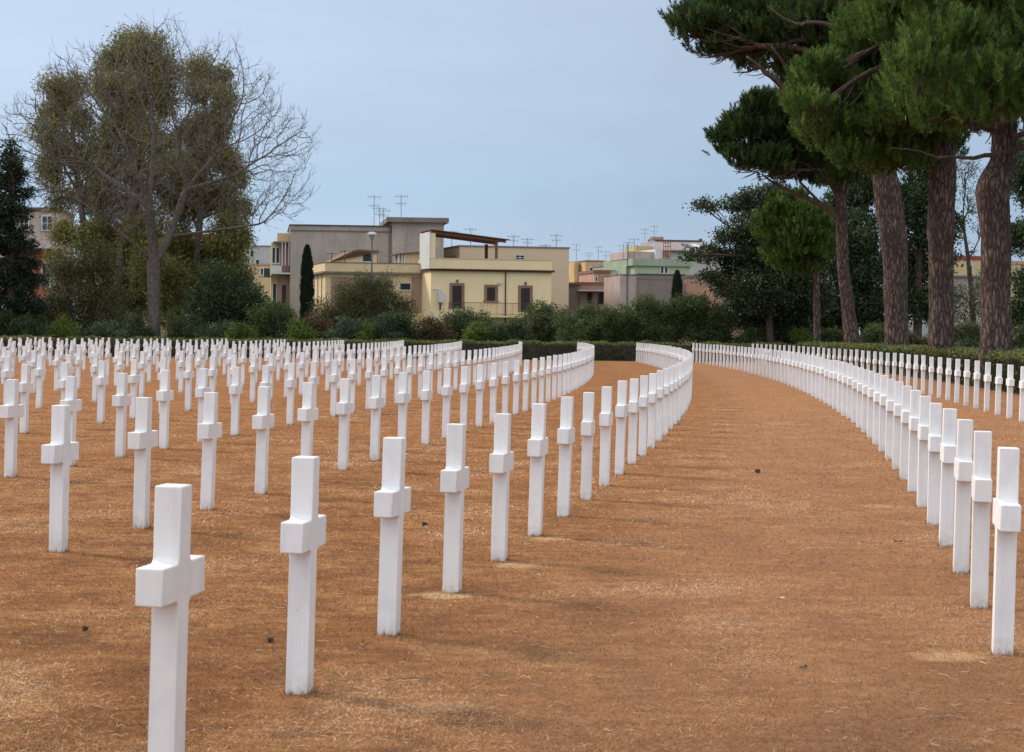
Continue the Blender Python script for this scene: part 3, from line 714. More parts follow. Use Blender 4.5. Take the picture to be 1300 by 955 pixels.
pine('slender umbrella pine leaning left, its crown reaching out over the aisle end',
     [(1083, 441, 22, 97), (1078, 400, 17, 97), (1070, 340, 15, 97), (1069, 300, 15, 97), (1068, 262, 14, 97), (1064, 235, 11, 97), (1060, 190, 8, 97)],
     LB([(940, 182, 32), (975, 160, 38), (1010, 160, 42), (985, 200, 36), (1035, 185, 42), (1030, 150, 38), (948, 212, 20), (1055, 208, 34), (1060, 150, 38), (965, 138, 18), (1000, 142, 30), (1025, 125, 22), (1010, 218, 30), (1035, 222, 26), (975, 218, 24), (1070, 225, 26), (1085, 190, 30)], 96, 100, .8),
     (1062, 220, 97), 1600, 24, 'pinedark', .30, .030,
     extra=[((1068, 282, 97), (1020, 250, 97), .16, .11), ((1020, 250, 97), (968, 222, 96), .11, .04), ((1066, 255, 97), (1040, 215, 96), .13, .06), ((1068, 262, 97), (1085, 210, 98), .12, .05), ((1045, 262, 97), (1010, 222, 96), .08, .04)])
pine('small round-headed pine on a thin bare trunk, leftmost beside the slender pine',
     [(1038, 440, 10, 105), (1037, 400, 8.5, 105), (1036, 340, 8, 105), (1030, 310, 6, 105), (1020, 290, 5, 105)],
     LB([(1010, 308, 44), (988, 292, 28), (1035, 295, 26), (1008, 338, 28), (1000, 272, 22), (1028, 278, 22), (985, 325, 22), (1035, 330, 22), (972, 308, 12), (1052, 318, 12), (1012, 258, 12)], 103, 106.5, .88),
     (1030, 320, 105), 620, 24, 'pine', .26, .030, group=None)

# ------------------------------------------------------------------ leafy bushes and trees
def shrub(name, label, cat, Y, lobes_px, mat, n_cl, per=26, cr=.16, L=.13, W=.075, droop=0., shell=.5, stems=6, dep=None, group=None, flatc=1.):
    cx = np.mean([l[0] for l in lobes_px]); B0 = ground_at(cx, Y)
    root = thing(name, label, cat, tuple(B0), 0, group)
    lobes = [lobe(l[0], l[1], l[2], Y + (l[4] if len(l) > 4 else 0) + RNG.uniform(-.4, .4), 1, l[3] if len(l) > 3 else .9, dep) for l in lobes_px]
    mb = MB(); cc = leafy(mb, cauliflower(lobes, 9, .50, .72), int(n_cl * 1.15), per, cr, L, W, droop, shell, flatc); 
    for q in mb.v: q -= B0
    mb.build('foliage', GREEN[mat], root)
    sb = MB()
    for l in lobes:
        for q in range(max(1, stems // 2)):
            e = l[0] + unit(1)[0] * l[1] * .7
            e[2] = max(e[2], .3)
            sb.tube(curve(B0 + np.array([RNG.normal(0, .15), RNG.normal(0, .15), -.05]), e, .12, 7) - B0, np.linspace(.05, .012, 7), 5)
    sb.build('stems', M_shrub_core, root, True)
    return root
def fill(x0, x1, ytop, rad, jit=8, rows=2, bottom=438):
    out = []; n = max(2, int((x1 - x0) / (rad * .9)))
    for i in range(n):
        x = x0 + rad * .8 + (x1 - x0 - rad * 1.6) * i / (n - 1)
        yt = ytop + RNG.uniform(0, jit) + (10 if i in (0, n - 1) else 0)
        y = yt + rad
        while y < bottom + rad * .3:
            out.append((x + RNG.uniform(-3, 3), y, rad * RNG.uniform(.85, 1.1), .95)); y += rad * 1.15
    return out
# low planting along the back of the hedge, left to right
S = [
 ('shrub', 'dark low shrub beneath the black-green conifer at far left', 113, fill(-20, 45, 385, 22), 'dark', 420),
 ('shrub', 'blue-green low shrub by the pink house, beside a bright green one', 113, fill(20, 75, 405, 16), 'bluish', 260),
 ('shrub', 'bright yellow-green low shrub near the left edge', 112, [(80, 418, 14, .9), (88, 428, 12, .9), (72, 430, 12, .9)], 'bright', 130),
 ('shrub', 'blue-green shrub left of the bare tree trunk', 113, fill(92, 175, 403, 18), 'bluish', 380),
 ('shrub', 'dark green shrub just left of the pale bare trunk', 113.5, fill(150, 198, 398, 16), 'dark', 260),
 ('shrub', 'dark green shrub just right of the pale bare trunk', 113.5, fill(205, 265, 398, 18), 'dark', 320),
 ('shrub', 'blue-green shrub right of the bare trunk under the dark bush', 113, fill(245, 305, 404, 15), 'bluish', 260),
 ('shrub', 'bright green low shrub under the dark bush left of the cypress', 112, [(302, 420, 11, .9), (312, 426, 11, .9), (294, 428, 10, .9)], 'bright', 90),
 ('shrub', 'mid green shrub in front of the grey block of flats', 114, fill(318, 376, 372, 18), 'mid', 400),
 ('shrub', 'bright yellow-green rounded shrub left of the slender cypress foot', 112, [(384, 420, 13, .9), (392, 427, 12, .9), (376, 428, 11, .9)], 'bright', 120),
 ('shrub', 'grey-brown twiggy shrub at the foot of the slender cypress', 114, fill(372, 416, 392, 14), 'brown', 200),
 ('shrub', 'blue-green pointed shrub in front of the big olive bush', 112.5, fill(408, 472, 394, 18), 'bluish', 360),
 ('shrub', 'bright green small shrub between two blue-green ones', 111.8, [(467, 421, 11, 1.), (462, 430, 9, .9)], 'bright', 80),
 ('shrub', 'small blue-green shrub right of the bright green one', 112.2, [(488, 415, 14, 1.), (480, 426, 12, .9), (497, 427, 12, .9)], 'bluish', 160),
 ('shrub', 'dark green upright shrub at the right end of the olive bush', 113, fill(484, 530, 386, 17), 'dark', 300),
 ('shrub', 'reddish-brown sparse shrub below the yellow wing wall', 113.5, fill(520, 572, 398, 15), 'brown', 220),
 ('shrub', 'spreading mid green shrub below the yellow house windows', 115, fill(540, 640, 388, 20), 'mid', 560),
 ('shrub', 'bright lime shrub below the first dark house door', 111.8, [(607, 420, 12, .9), (598, 428, 12, .9), (616, 430, 10, .9)], 'bright', 110),
 ('shrub', 'dark green low shrub right of the lime one', 112.5, fill(612, 680, 402, 17), 'dark', 330),
 ('shrub', 'olive green shrub under the house balcony railing', 116, fill(640, 700, 390, 20), 'olive', 320),
 ('shrub', 'mid green leafy shrub against the beige wall corner', 116, fill(662, 716, 377, 18), 'mid', 420),
 ('shrub', 'brownish sparse bush in front of the brown-roofed sheds', 118, fill(700, 738, 378, 15), 'olive', 320),
]
for nm, lab, Y, lp, mt_, n in S:
    shrub(nm, lab, 'shrub', Y, lp, mt_, n, 34, .13, .11, .065, 0., .35, group='shrubs planted behind the far hedge')
shrub('shrub', 'big rounded olive-dark bush in front of the yellow wing', 'bush', 117, [(425, 392, 30), (455, 372, 26), (485, 372, 26), (508, 392, 22), (440, 410, 30), (480, 405, 34), (470, 380, 30), (505, 415, 24), (415, 415, 24), (458, 430, 24), (495, 430, 22)], 'olive', 1500, 34, .17, .12, .05, 0, .35)
shrub('shrub', 'dark rounded bush with gaps left of the grey block', 'bush', 117, [(290, 362, 32), (265, 385, 28), (312, 380, 30), (290, 400, 36), (335, 408, 24), (255, 415, 26), (320, 420, 26)], 'dark', 1100, 34, .17, .14, .08, 0, .35)
shrub('shrub', 'tall olive-green loose bush in front of the terracotta house', 'bush', 118, [(92, 340, 28), (120, 330, 26), (80, 375, 30), (115, 372, 34), (145, 385, 28), (95, 405, 34), (140, 415, 30), (60, 405, 24), (135, 350, 22)], 'olive', 1200, 30, .20, .15, .06, .5, .3)
shrub('shrub', 'large dense dark green bush left of centre by the far hedge', 'bush', 113, [(735, 423, 28), (755, 411, 24), (775, 419, 30), (725, 434, 18), (745, 402, 15), (790, 428, 24), (768, 402, 15)], 'mid', 1000, 40, .13, .10, .055, 0, .45)
shrub('shrub', 'large dense dark green bush in front of the grey brick wall', 'bush', 113, [(800, 408, 22), (825, 414, 29), (850, 404, 24), (858, 425, 26), (862, 402, 24), (815, 392, 18), (840, 424, 26), (800, 428, 24)], 'mid', 1000, 40, .13, .10, .055, 0, .45)
shrub('shrub', 'tallest dense dark green bush beside the glossy broadleaf tree', 'bush', 113, [(880, 396, 26), (905, 404, 28), (885, 420, 30), (920, 420, 18), (860, 412, 24), (870, 390, 18), (910, 430, 22)], 'mid', 1000, 40, .13, .10, .055, 0, .45)
for lab, Y, lp, mt_, n in [
 ('low green shrub right of the tallest dark bush below the white van', 112, fill(922, 985, 420, 13), 'mid', 260),
 ('mid green shrub between the two thin pine trunks', 112, fill(1045, 1080, 405, 14), 'mid', 170),
 ('yellow-green low plant under the broadleaf tree behind the crosses', 110.8, [(1018, 428, 9, 1.2), (1024, 434, 8, 1.)], 'bright', 60),
 ('dark shrub behind the crosses under the small round pine', 112, fill(980, 1050, 408, 15), 'dark', 260),
 ('mid green shrub left of the pale-edged pine trunk', 112, fill(1085, 1130, 408, 15), 'mid', 220),
 ('green shrub seen between the second and third pine trunks', 112, fill(1150, 1182, 412, 12), 'olive', 170),
 ('yellowish green shrub seen between the two right-hand pine trunks', 112, fill(1208, 1250, 396, 16), 'olive', 240),
 ('dark low shrub between the two right-hand pine trunks', 108, fill(1205, 1262, 428, 13, bottom=450), 'dark', 220),
 ('dark green shrub at the far right edge behind the hedge', 112, fill(1278, 1330, 392, 20, bottom=450), 'dark', 320)]:
    shrub('shrub', lab, 'shrub', Y, lp, mt_, n, 34, .13, .11, .065, 0., .35, group='shrubs planted behind the far hedge')

def leaf_tree(name, label, cat, Y, trunk, lobes_px, mat, n_cl, per, cr, L, W, droop=0., shell=.4, barkm=None, dy=1.5, group=None, flatc=1., sub=5, limb_r=.08, n_start=.45, up=0.):
    """trunk list of (px,py,width_px)"""
    B0 = ground_at(trunk[0][0], Y)
    root = thing(name, label, cat, tuple(B0), 0, group)
    pts = np.array([B0 + [0, 0, -.1]] + [P(a, b_, Y) for a, b_, w_ in trunk]); rad = np.array([trunk[0][2] * .6 * Y / F_PX] + [w_ * .5 * Y / F_PX for a, b_, w_ in trunk])
    k = 30; cum = np.r_[0, np.cumsum(np.linalg.norm(np.diff(pts, axis=0), axis=1))]; ss = np.linspace(0, cum[-1], k)
    PP = np.stack([np.interp(ss, cum, pts[:, j]) for j in range(3)], 1); RR = np.interp(ss, cum, rad)
    tb = MB(); gnarled(tb, PP - B0, RR, 16, .05)
    lobes = [lobe(l[0], l[1], l[2], Y + RNG.uniform(-dy, dy), 1, l[3] if len(l) > 3 else .9) for l in lobes_px]
    for l in lobes:
        tgt = l[0] - np.array([0, 0, l[1][2] * .3])
        ok = [i for i in range(k) if PP[i][2] < tgt[2] and i > k * n_start] or [int(k * n_start)]
        i0 = ok[-1] if RNG.uniform() < .5 else ok[len(ok) // 2]
        st = PP[i0]; cp = curve(st, tgt, .12, 9, -.04)
        tb.tube(cp - B0, np.linspace(min(RR[i0] * .75, limb_r), .03, 9), 6)
        for q in range(sub):
            e = l[0] + unit(1)[0] * l[1] * .9
            tb.tube(curve(cp[RNG.integers(4, 9)], e, .15, 6) - B0, np.linspace(.03, .010, 6), 4)
    mb = MB(); leafy(mb, cauliflower(lobes, 8, .62, .58) if mat in ('gum', 'dark') else lobes, n_cl, per, cr, L, W, droop, shell, flatc, up)
    for q in mb.v: q -= B0
    tb.build('trunk', barkm or (M_barkdim if mat in ('gloss', 'dark', 'cypress') else M_barkgrey), root, True)
    mb.build('crown', GREEN[mat], root)
    return root
# glossy dark broadleaf tree right of centre, loose outline with horizontal boughs
leaf_tree('broadleaf_tree', 'dark glossy broadleaf tree with loose boughs left of the small round pine', 'tree', 111.5,
    [(978, 440, 11), (977, 400, 9), (975, 340, 8), (972, 290, 6), (965, 255, 4)],
    [(960, 252, 26, .6), (935, 258, 20, .45), (895, 262, 18, .4), (985, 245, 22, .6), (950, 285, 24, .7), (925, 300, 18, .6), (905, 322, 24, .45), (880, 326, 14, .4), (940, 330, 30, .7), (970, 320, 34), (925, 360, 26, .7), (900, 352, 14, .5), (955, 370, 34), (990, 370, 30), (945, 392, 20), (975, 395, 28), (1010, 390, 30), (1030, 372, 26), (1000, 418, 26, .6), (1020, 350, 26)],
    'gloss', 2400, 30, .21, .17, .09, 0, .2, dy=1.3, flatc=.6)
# dark mass of broadleaf trees behind the pine trunks
leaf_tree('broadleaf_tree', 'dark evergreen tree filling the gap left of the pale-edged pine trunk', 'tree', 122,
    [(1098, 440, 12), (1098, 380, 10), (1100, 300, 8)],
    [(1055, 330, 36), (1090, 300, 40), (1105, 350, 38), (1060, 385, 34), (1095, 395, 34), (1080, 260, 30), (1105, 235, 28), (1040, 395, 26), (1120, 410, 26), (1060, 420, 20)],
    'dark', 2400, 34, .26, .20, .11, 0, .25)
leaf_tree('broadleaf_tree', 'dark evergreen tree seen between the second and third pine trunks', 'tree', 122,
    [(1165, 440, 12), (1165, 380, 10), (1168, 300, 8)],
    [(1160, 340, 36), (1175, 300, 34), (1160, 250, 30), (1185, 250, 26), (1160, 390, 34), (1185, 385, 28), (1175, 215, 24), (1140, 285, 26), (1205, 330, 10, 1.), (1212, 285, 9, 1.4)],
    'dark', 1800, 34, .26, .20, .11, 0, .25)
leaf_tree('broadleaf_tree', 'pale grey-green thin-leaved tree behind the two right-hand pine trunks', 'tree', 126,
    [(1236, 440, 9), (1234, 380, 7), (1228, 320, 5), (1222, 280, 3)],
    [(1228, 245, 16, .7), (1236, 265, 10), (1245, 290, 12, .7), (1216, 300, 10), (1234, 318, 9, .6), (1225, 212, 22, .5), (1235, 380, 26), (1215, 372, 14), (1250, 362, 18), (1225, 400, 26)],
    'olive', 330, 20, .22, .16, .06, .4, .1, sub=9, limb_r=.05)
leaf_tree('broadleaf_tree', 'dark evergreen tree filling the far right edge behind the last trunk', 'tree', 124,
    [(1320, 440, 12), (1320, 380, 10), (1318, 300, 8)],
    [(1300, 300, 26), (1315, 250, 36), (1300, 215, 26), (1305, 365, 26), (1325, 390, 34), (1340, 320, 40), (1290, 400, 20), (1290, 190, 20)],
    'dark', 1500, 34, .26, .20, .11, 0, .25)
leaf_tree('broadleaf_tree', 'dark evergreen tree low behind the glossy tree and the small round pine', 'tree', 128,
    [(1000, 440, 10), (1000, 400, 8), (1002, 360, 6)],
    [(940, 400, 24), (965, 375, 28), (1000, 355, 34), (1035, 375, 34), (990, 400, 30), (1030, 415, 26), (962, 420, 14), (1010, 425, 24)],
    'dark', 900, 34, .26, .20, .11, 0, .25)

# left-hand conifer, ragged dark sprays
leaf_tree('conifer', 'black-green ragged conifer at the left edge of the picture', 'conifer', 114,
    [(14, 438, 16), (14, 380, 13), (15, 300, 10), (14, 220, 6), (13, 178, 2)],
    [(14, 190, 8, 1.6), (12, 205, 14, .7), (20, 222, 14, .6), (5, 232, 20, .6), (22, 245, 18, .5), (0, 262, 26, .6), (18, 272, 20, .5), (28, 292, 14, .4), (-5, 300, 30, .6), (20, 312, 24, .5), (30, 335, 18, .4), (5, 345, 34, .6), (40, 318, 10, .4), (30, 362, 24, .5), (45, 352, 10, .4), (5, 385, 36, .6), (36, 388, 20, .5), (-10, 415, 30, .7), (25, 412, 26, .6)],
    'cypress', 1900, 32, .20, .24, .070, .2, .1, dy=.9, flatc=.55, sub=4)
# slender cypresses
def cypress(label, px, y0, y1, wpx, Y, n):
    B0 = ground_at(px, Y); root = thing('cypress', label, 'cypress', tuple(B0))
    top = P(px, y0, Y)[2]; bot = P(px, y1, Y)[2]; wr = wpx * .5 * Y / F_PX
    u = RNG.uniform(0, 1, n); a = RNG.uniform(0, 6.283, n); z = bot + (top - bot) * u
    prof = np.interp(u, [0, .12, .5, .8, .93, 1], [.75, .95, 1, .8, .5, .08])
    rr = wr * prof * RNG.uniform(.72, 1.06, n) * (1 + .10 * np.sin(z * 7 + a * 3))
    p = np.stack([rr * np.cos(a), rr * np.sin(a), z], 1)
    d = np.stack([np.cos(a) * .35, np.sin(a) * .35, np.ones(n)], 1) + unit(n) * .35; d /= np.linalg.norm(d, axis=1)[:, None]
    s_ = np.cross(d, np.stack([np.cos(a), np.sin(a), np.zeros(n)], 1) + unit(n) * .5); s_ /= np.linalg.norm(s_, axis=1)[:, None]
    L = RNG.uniform(.12, .26, n)[:, None]; v = np.stack([p, p + d * L * .5 + s_ * .035, p + d * L, p + d * L * .5 - s_ * .035], 1)
    mb = MB(); mb.add(v.reshape(-1, 3), np.arange(4 * n).reshape(-1, 4), np.clip(RNG.uniform(0, 1, n) * .8, 0, 1))
    tb = MB(); tb.tube([(0, 0, -.1), (0, 0, bot), (0, 0, bot + (top - bot) * .9)], [.14, .12, .03], 8)
    tb.build('trunk', M_barkdim, root, True); mb.build('crown', GREEN['cypress'], root)
cypress('slender dark cypress standing against the grey block of flats', 389, 314, 425, 15, 125, 9000)
cypress('short pointed cypress in front of the grey brick wall', 859, 346, 420, 13, 140, 6000)

# eucalyptus trees behind the bare one: drooping olive and rusty foliage
leaf_tree('eucalyptus', 'tall eucalyptus with rusty-topped crown, the middle and highest of three', 'eucalyptus', 130,
    [(150, 440, 20), (148, 380, 15), (155, 320, 13), (170, 250, 11), (178, 180, 8), (182, 110, 5)],
    [(185, 62, 32, .9), (150, 72, 26), (165, 55, 20), (205, 90, 26, 1.1), (175, 110, 34), (140, 110, 26), (212, 128, 18, 1.2), (180, 160, 34), (150, 165, 28), (205, 178, 24), (165, 210, 32), (195, 235, 30), (150, 255, 26), (185, 290, 34, 1.), (150, 320, 34, 1.), (205, 340, 34, 1.), (165, 375, 34, 1.), (215, 390, 26), (215, 205, 22), (225, 250, 24), (135, 205, 22), (160, 138, 24), (130, 290, 24), (120, 240, 20)],
    'gum', 4800, 34, .24, .27, .065, .9, .2, dy=2.2, group='eucalyptus trees behind the bare tree', n_start=.3, limb_r=.14)
leaf_tree('eucalyptus', 'left-hand eucalyptus with a lower rust-tinged crown behind the bare tree', 'eucalyptus', 132,
    [(112, 440, 13), (118, 380, 11), (108, 300, 9), (98, 220, 7), (90, 150, 5)],
    [(68, 105, 18), (92, 108, 22), (80, 135, 26), (60, 165, 18, 1.1), (100, 150, 20), (85, 190, 28), (60, 215, 20), (108, 205, 26), (75, 250, 20), (115, 250, 26), (110, 295, 22), (82, 292, 18), (70, 325, 18), (88, 345, 20), (125, 180, 20), (60, 140, 12)],
    'gum', 2100, 32, .24, .27, .065, .9, .2, dy=2, group='eucalyptus trees behind the bare tree', n_start=.35, limb_r=.10)
leaf_tree('eucalyptus', 'right-hand eucalyptus with narrow separate crown behind the bare tree', 'eucalyptus', 131,
    [(250, 440, 13), (248, 380, 11), (252, 300, 9), (258, 220, 7), (262, 140, 4)],
    [(255, 85, 20, .9), (272, 100, 20, 1.1), (250, 115, 18), (282, 130, 18, 1.2), (262, 150, 24), (240, 165, 18), (285, 165, 14, 1.1), (265, 195, 26), (235, 210, 24), (300, 225, 16, 1.1), (275, 245, 28), (240, 260, 28), (300, 265, 18), (285, 295, 28), (250, 320, 30), (300, 320, 16), (230, 360, 30), (270, 350, 24), (240, 400, 26), (225, 300, 22), (292, 350, 24), (285, 390, 22), (300, 300, 18), (268, 320, 24), (290, 198, 16), (248, 230, 22)],
    'gum', 4800, 32, .24, .27, .065, .9, .2, dy=2, group='eucalyptus trees behind the bare tree', n_start=.35, limb_r=.10)

# ------------------------------------------------------------------ the bare tree (grown by space colonisation)
def bare_tree():
    Y = 117.; B0 = ground_at(196, Y); rng = np.random.default_rng(11)
    root = thing('bare_tree', 'big leafless deciduous tree with pale trunk and wide fine branches', 'bare tree', tuple(B0))
    lob = [lobe(x, y, r, Y + dy, 1, sz) for x, y, r, sz, dy in
           [(190, 120, 85, .95, 0), (110, 110, 62, .9, -1), (50, 170, 58, .9, 0), (300, 130, 62, .9, 1), (350, 190, 60, 1., 0), (250, 200, 90, .8, -1.5), (130, 210, 90, .75, 1.5), (330, 250, 68, .6, 0), (60, 235, 68, .6, 1), (200, 55, 42, .8, 0), (275, 85, 45, .8, 0), (80, 110, 42, .8, 0), (190, 250, 80, .6, -2)]]
    A = []
    for c, r in lob:
        n = int(26 * r[0] * r[2] * 3.6); d = unit(n, rng) * (rng.uniform(0, 1, n) ** .40)[:, None]; A.append(c + d * r * np.array([1, 1.0, 1]))
    A = np.concatenate(A); A = A[A[:, 2] > 5.2]
    # seed skeleton
    def seg(px0, py0, px1, py1, y0, y1, n): return [P(px0 + (px1 - px0) * i / n, py0 + (py1 - py0) * i / n, y0 + (y1 - y0) * i / n) for i in range(1, n + 1)]
    nodes = [B0 + [0, 0, -.1]]; par = [-1]
    def chain(start, pts):
        i = start
        for q in pts: nodes.append(q); par.append(i); i = len(nodes) - 1
        return i
    fork = chain(0, seg(196, 436, 195, 335, Y, Y, 10))
    a = chain(fork, seg(195, 335, 190, 260, Y, Y - .5, 9)); b_ = chain(fork, seg(196, 335, 216, 300, Y, Y + .5, 5)); b2 = chain(b_, seg(216, 300, 236, 240, Y + .5, Y + 1, 7))
    chain(a, seg(190, 260, 160, 185, Y - .5, Y - 1.2, 9)); chain(a, seg(190, 260, 196, 170, Y - .5, Y + .6, 9)); chain(a, seg(190, 262, 120, 215, Y - .5, Y + 1, 9))
    chain(b2, seg(236, 240, 280, 190, Y + 1, Y + 2, 8)); chain(b2, seg(236, 242, 300, 222, Y + 1, Y - 1, 8)); chain(b2, seg(236, 240, 225, 170, Y + 1, Y, 8))
    chain(b_, seg(216, 300, 330, 285, Y + .5, Y - .5, 12)); chain(fork, seg(195, 330, 110, 262, Y, Y - 1.5, 12))
    nodes = list(map(np.array, nodes)); D = .30; di, dk = 2.8, .50
    tip_n = np.full(len(A), -1); 
    NP = np.array(nodes); best = np.full(len(A), 1e9); bi = np.zeros(len(A), int)
    for s0 in range(0, len(NP)):
        dd = np.linalg.norm(A - NP[s0], axis=1); u = dd < best; best[u] = dd[u]; bi[u] = s0
    alive = best > dk
    for it in range(130):
        inf = alive & (best < di if it > 12 else best < 7)
        if not inf.any(): break
        idx = bi[inf]; vec = A[inf] - NP[idx]; vec /= np.linalg.norm(vec, axis=1)[:, None]
        acc = np.zeros_like(NP); np.add.at(acc, idx, vec); grow = np.unique(idx)
        g_ = acc[grow]; g_ = g_ / (np.linalg.norm(g_, axis=1)[:, None] + 1e-9) + rng.normal(0, .16, g_.shape) + np.array([0, 0, .06]); g_ /= np.linalg.norm(g_, axis=1)[:, None]
        newp = NP[grow] + g_ * D; st = len(NP)
        NP = np.concatenate([NP, newp]); par += list(grow)
        Ai = np.where(alive)[0]
        for j0 in range(0, len(newp), 400):
            dd = np.linalg.norm(A[Ai][:, None] - newp[None, j0:j0 + 400], axis=2); mn = dd.argmin(1); md = dd[np.arange(len(Ai)), mn]
            u = md < best[Ai]; best[Ai[u]] = md[u]; bi[Ai[u]] = st + j0 + mn[u]
        alive &= best > dk
        if len(NP) > 26000: break
    n = len(NP); par = np.array(par); cnt = np.zeros(n)
    ch = [[] for _ in range(n)]
    for i in range(1, n): ch[par[i]].append(i)
    r = np.zeros(n); e = 2.35
    for i in range(n - 1, -1, -1):
        r[i] = .013 if not ch[i] else (sum(r[c] ** e for c in ch[i])) ** (1 / e)
    k_ = .56 / max(r[5], .01); 
    q0 = np.clip(r / r[5], 0, 1); r = np.where(r > .03, .03 + .40 * np.clip(q0 - .03 / r[5], 0, 1) ** 1.25, r)
    mb = MB(); tw = MB()
    # chains of nodes
    stack = [0]
    while stack:
        s0 = stack.pop(); 
        for c in ch[s0]:
            line = [s0, c]; cur = c
            while ch[cur]:
                nx = max(ch[cur], key=lambda q: r[q]); 
                for q in ch[cur]:
                    if q != nx: pass
                line.append(nx); 
                if len(ch[cur]) > 1: branch_pts.append((cur, nx)) if False else None
                cur = nx
            # side branches from this line start their own lines
            L_ = np.array(line)
            pr = NP[L_].copy()
            if len(pr) > 4: pr[1:-1] = (pr[:-2] + pr[2:] + 2 * pr[1:-1]) / 4
            rr = r[L_].copy(); rr[0] = min(rr[0], rr[1] * 1.15) if s0 != 0 else rr[0]
            mb.tube(pr - B0, rr, 14 if rr[1] > .2 else (7 if rr[1] > .06 else 4), False)
            done = set(line)
            for q in line[1:]:
                rest = [z for z in ch[q] if z not in done]
                if rest: ch[q] = rest; stack.append(q)
                else: ch[q] = []
    # fine upturned twigs from thin nodes
    thin = np.where(r < .03)[0]
    thin = thin[rng.uniform(0, 1, len(thin)) < .62]
    for i in thin:
        if par[i] < 0: continue
        d0 = NP[i] - NP[par[i]]; d0 /= np.linalg.norm(d0) + 1e-9
        for q in range(rng.integers(1, 4)):
            d = d0 + unit(1, rng)[0] * .9 + np.array([0, 0, .35]); d /= np.linalg.norm(d); L = rng.uniform(.35, .95)
            s3 = np.linspace(0, 1, 4)[:, None]; pts = NP[i] - B0 + d * L * s3 + np.array([0, 0, .18]) * L * s3 ** 2 + rng.normal(0, .03, (4, 3)) * s3
            tw.tube(pts, [.010, .008, .0065, .005], 3, False)
            if rng.uniform() < .6:
                d2 = d + unit(1, rng)[0] * .8; d2 /= np.linalg.norm(d2)
                tw.tube([pts[2], pts[2] + d2 * .16, pts[2] + d2 * .36 + [0, 0, .04]], [.0075, .006, .0045], 3, False)
    print('bare tree nodes', n)
    mb.build('trunk', M_barkgrey, root, True); tw.build('twigs', M_twig, root)
bare_tree()

# ------------------------------------------------------------------ buildings
class Face:
    """facade line: origin at the near left corner, running right at angle a (radians)"""
    def __init__(s, px0, Y0, deg, py=370):
        s.a = R(deg); q = P(px0, py, Y0); s.o = np.array([q[0], q[1]]); s.d = np.array([math.cos(s.a), math.sin(s.a)])
    def s(s_, px, py=370, t=0.):
        k = ray(px, py); k = k[0] / k[1]; o = s_.o + t * np.array([-s_.d[1], s_.d[0]])
        return (k * o[1] - o[0]) / (s_.d[0] - k * s_.d[1])
    def z(s_, px, py, t=0.):
        q = s_.s(px, py, t); o = s_.o + t * np.array([-s_.d[1], s_.d[0]]); return P(px, py, o[1] + q * s_.d[1])[2]
    def t(s_, px, py=370):     # depth along the left side wall that reaches pixel column px
        k = ray(px, py); k = k[0] / k[1]; nx, ny = -s_.d[1], s_.d[0]
        return (k * s_.o[1] - s_.o[0]) / (nx - k * ny)
    def root(s, name, label, cat='building'):
        return thing(name, label, cat, (s.o[0], s.o[1], 0), s.a)
    def rect(s_, x0, y0, x1, y1, t=0.):
        xm = (x0 + x1) / 2; return s_.s(x0, (y0 + y1) / 2, t), s_.s(x1, (y0 + y1) / 2, t), s_.z(xm, y1, t), s_.z(xm, y0, t)
def part(name, mat, parent, *boxes):
    mb = MB()
    for b_ in boxes: mb.box(*b_)
    return mb.build(name, mat, parent)
M_shut = flat('shutter_brown', (.035, .022, .020), .6)
M_shutg = flat('shutter_green', (.02, .035, .03), .6)
M_glass = flat('window_dark', (.03, .035, .045), .15)
M_brickf = plaster('brick_frame', (.30, .17, .13), .5)
M_white = plaster('white_paint', (.62, .61, .60), .3)
M_dark = flat('dark_metal', (.06, .06, .065), .5)
M_tile = plaster('roof_tile', (.24, .145, .10), .6)
M_rooftop = plaster('roof_grey', (.22, .21, .20), .5)
def window(root, x0, x1, z0, z1, y=0., shutter=None, frame=None, fw=.14, name='window', sill=True, bars=True):
    """frame proud of the wall with a slatted or glazed leaf inside"""
    f = MB()
    f.box(x0 - fw, x0, y - .06, y + .04, z0, z1 + fw); f.box(x1, x1 + fw, y - .06, y + .04, z0, z1 + fw); f.box(x0, x1, y - .06, y + .04, z1, z1 + fw)
    if sill: f.box(x0 - fw * 1.3, x1 + fw * 1.3, y - .12, y + .04, z0 - .08, z0)
    fo = f.build(name, frame or M_white, root)
    g_ = MB(); g_.box(x0, x1, y - .020, y + .02, z0, z1); mid = (x0 + x1) / 2
    if shutter:
        n = max(4, int((z1 - z0) / .12))
        for k in range(n):
            zz = z0 + (z1 - z0) * (k + .5) / n
            g_.box(x0 + .05, mid - .03, y - .045, y - .0205, zz - .022, zz + .022); g_.box(mid + .03, x1 - .05, y - .045, y - .0205, zz - .022, zz + .022)
        g_.box(mid - .015, mid + .015, y - .05, y - .0205, z0, z1)
        g_.build('shutter', shutter, fo)
    else:
        g_.build('pane', M_glass, fo)
        if bars: part('bar', M_white, fo, (mid - .025, mid + .025, y - .05, y - .021, z0, z1), (x0, x1, y - .045, y - .0215, (z0 + z1) / 2 - .02, (z0 + z1) / 2 + .02))
    return fo
def side_window(root, t0, t1, z0, z1, shutter, name='window', x=0.):
    f = MB(); fw = .1
    f.box(x - .06, x + .04, t0 - fw, t0, z0, z1 + fw); f.box(x - .06, x + .04, t1, t1 + fw, z0, z1 + fw); f.box(x - .06, x + .04, t0, t1, z1, z1 + fw); f.box(x - .1, x + .04, t0 - fw, t1 + fw, z0 - .08, z0)
    fo = f.build(name, M_white, root); g_ = MB(); g_.box(x - .03, x + .02, t0, t1, z0, z1); g_.build('shutter', shutter, fo); return fo
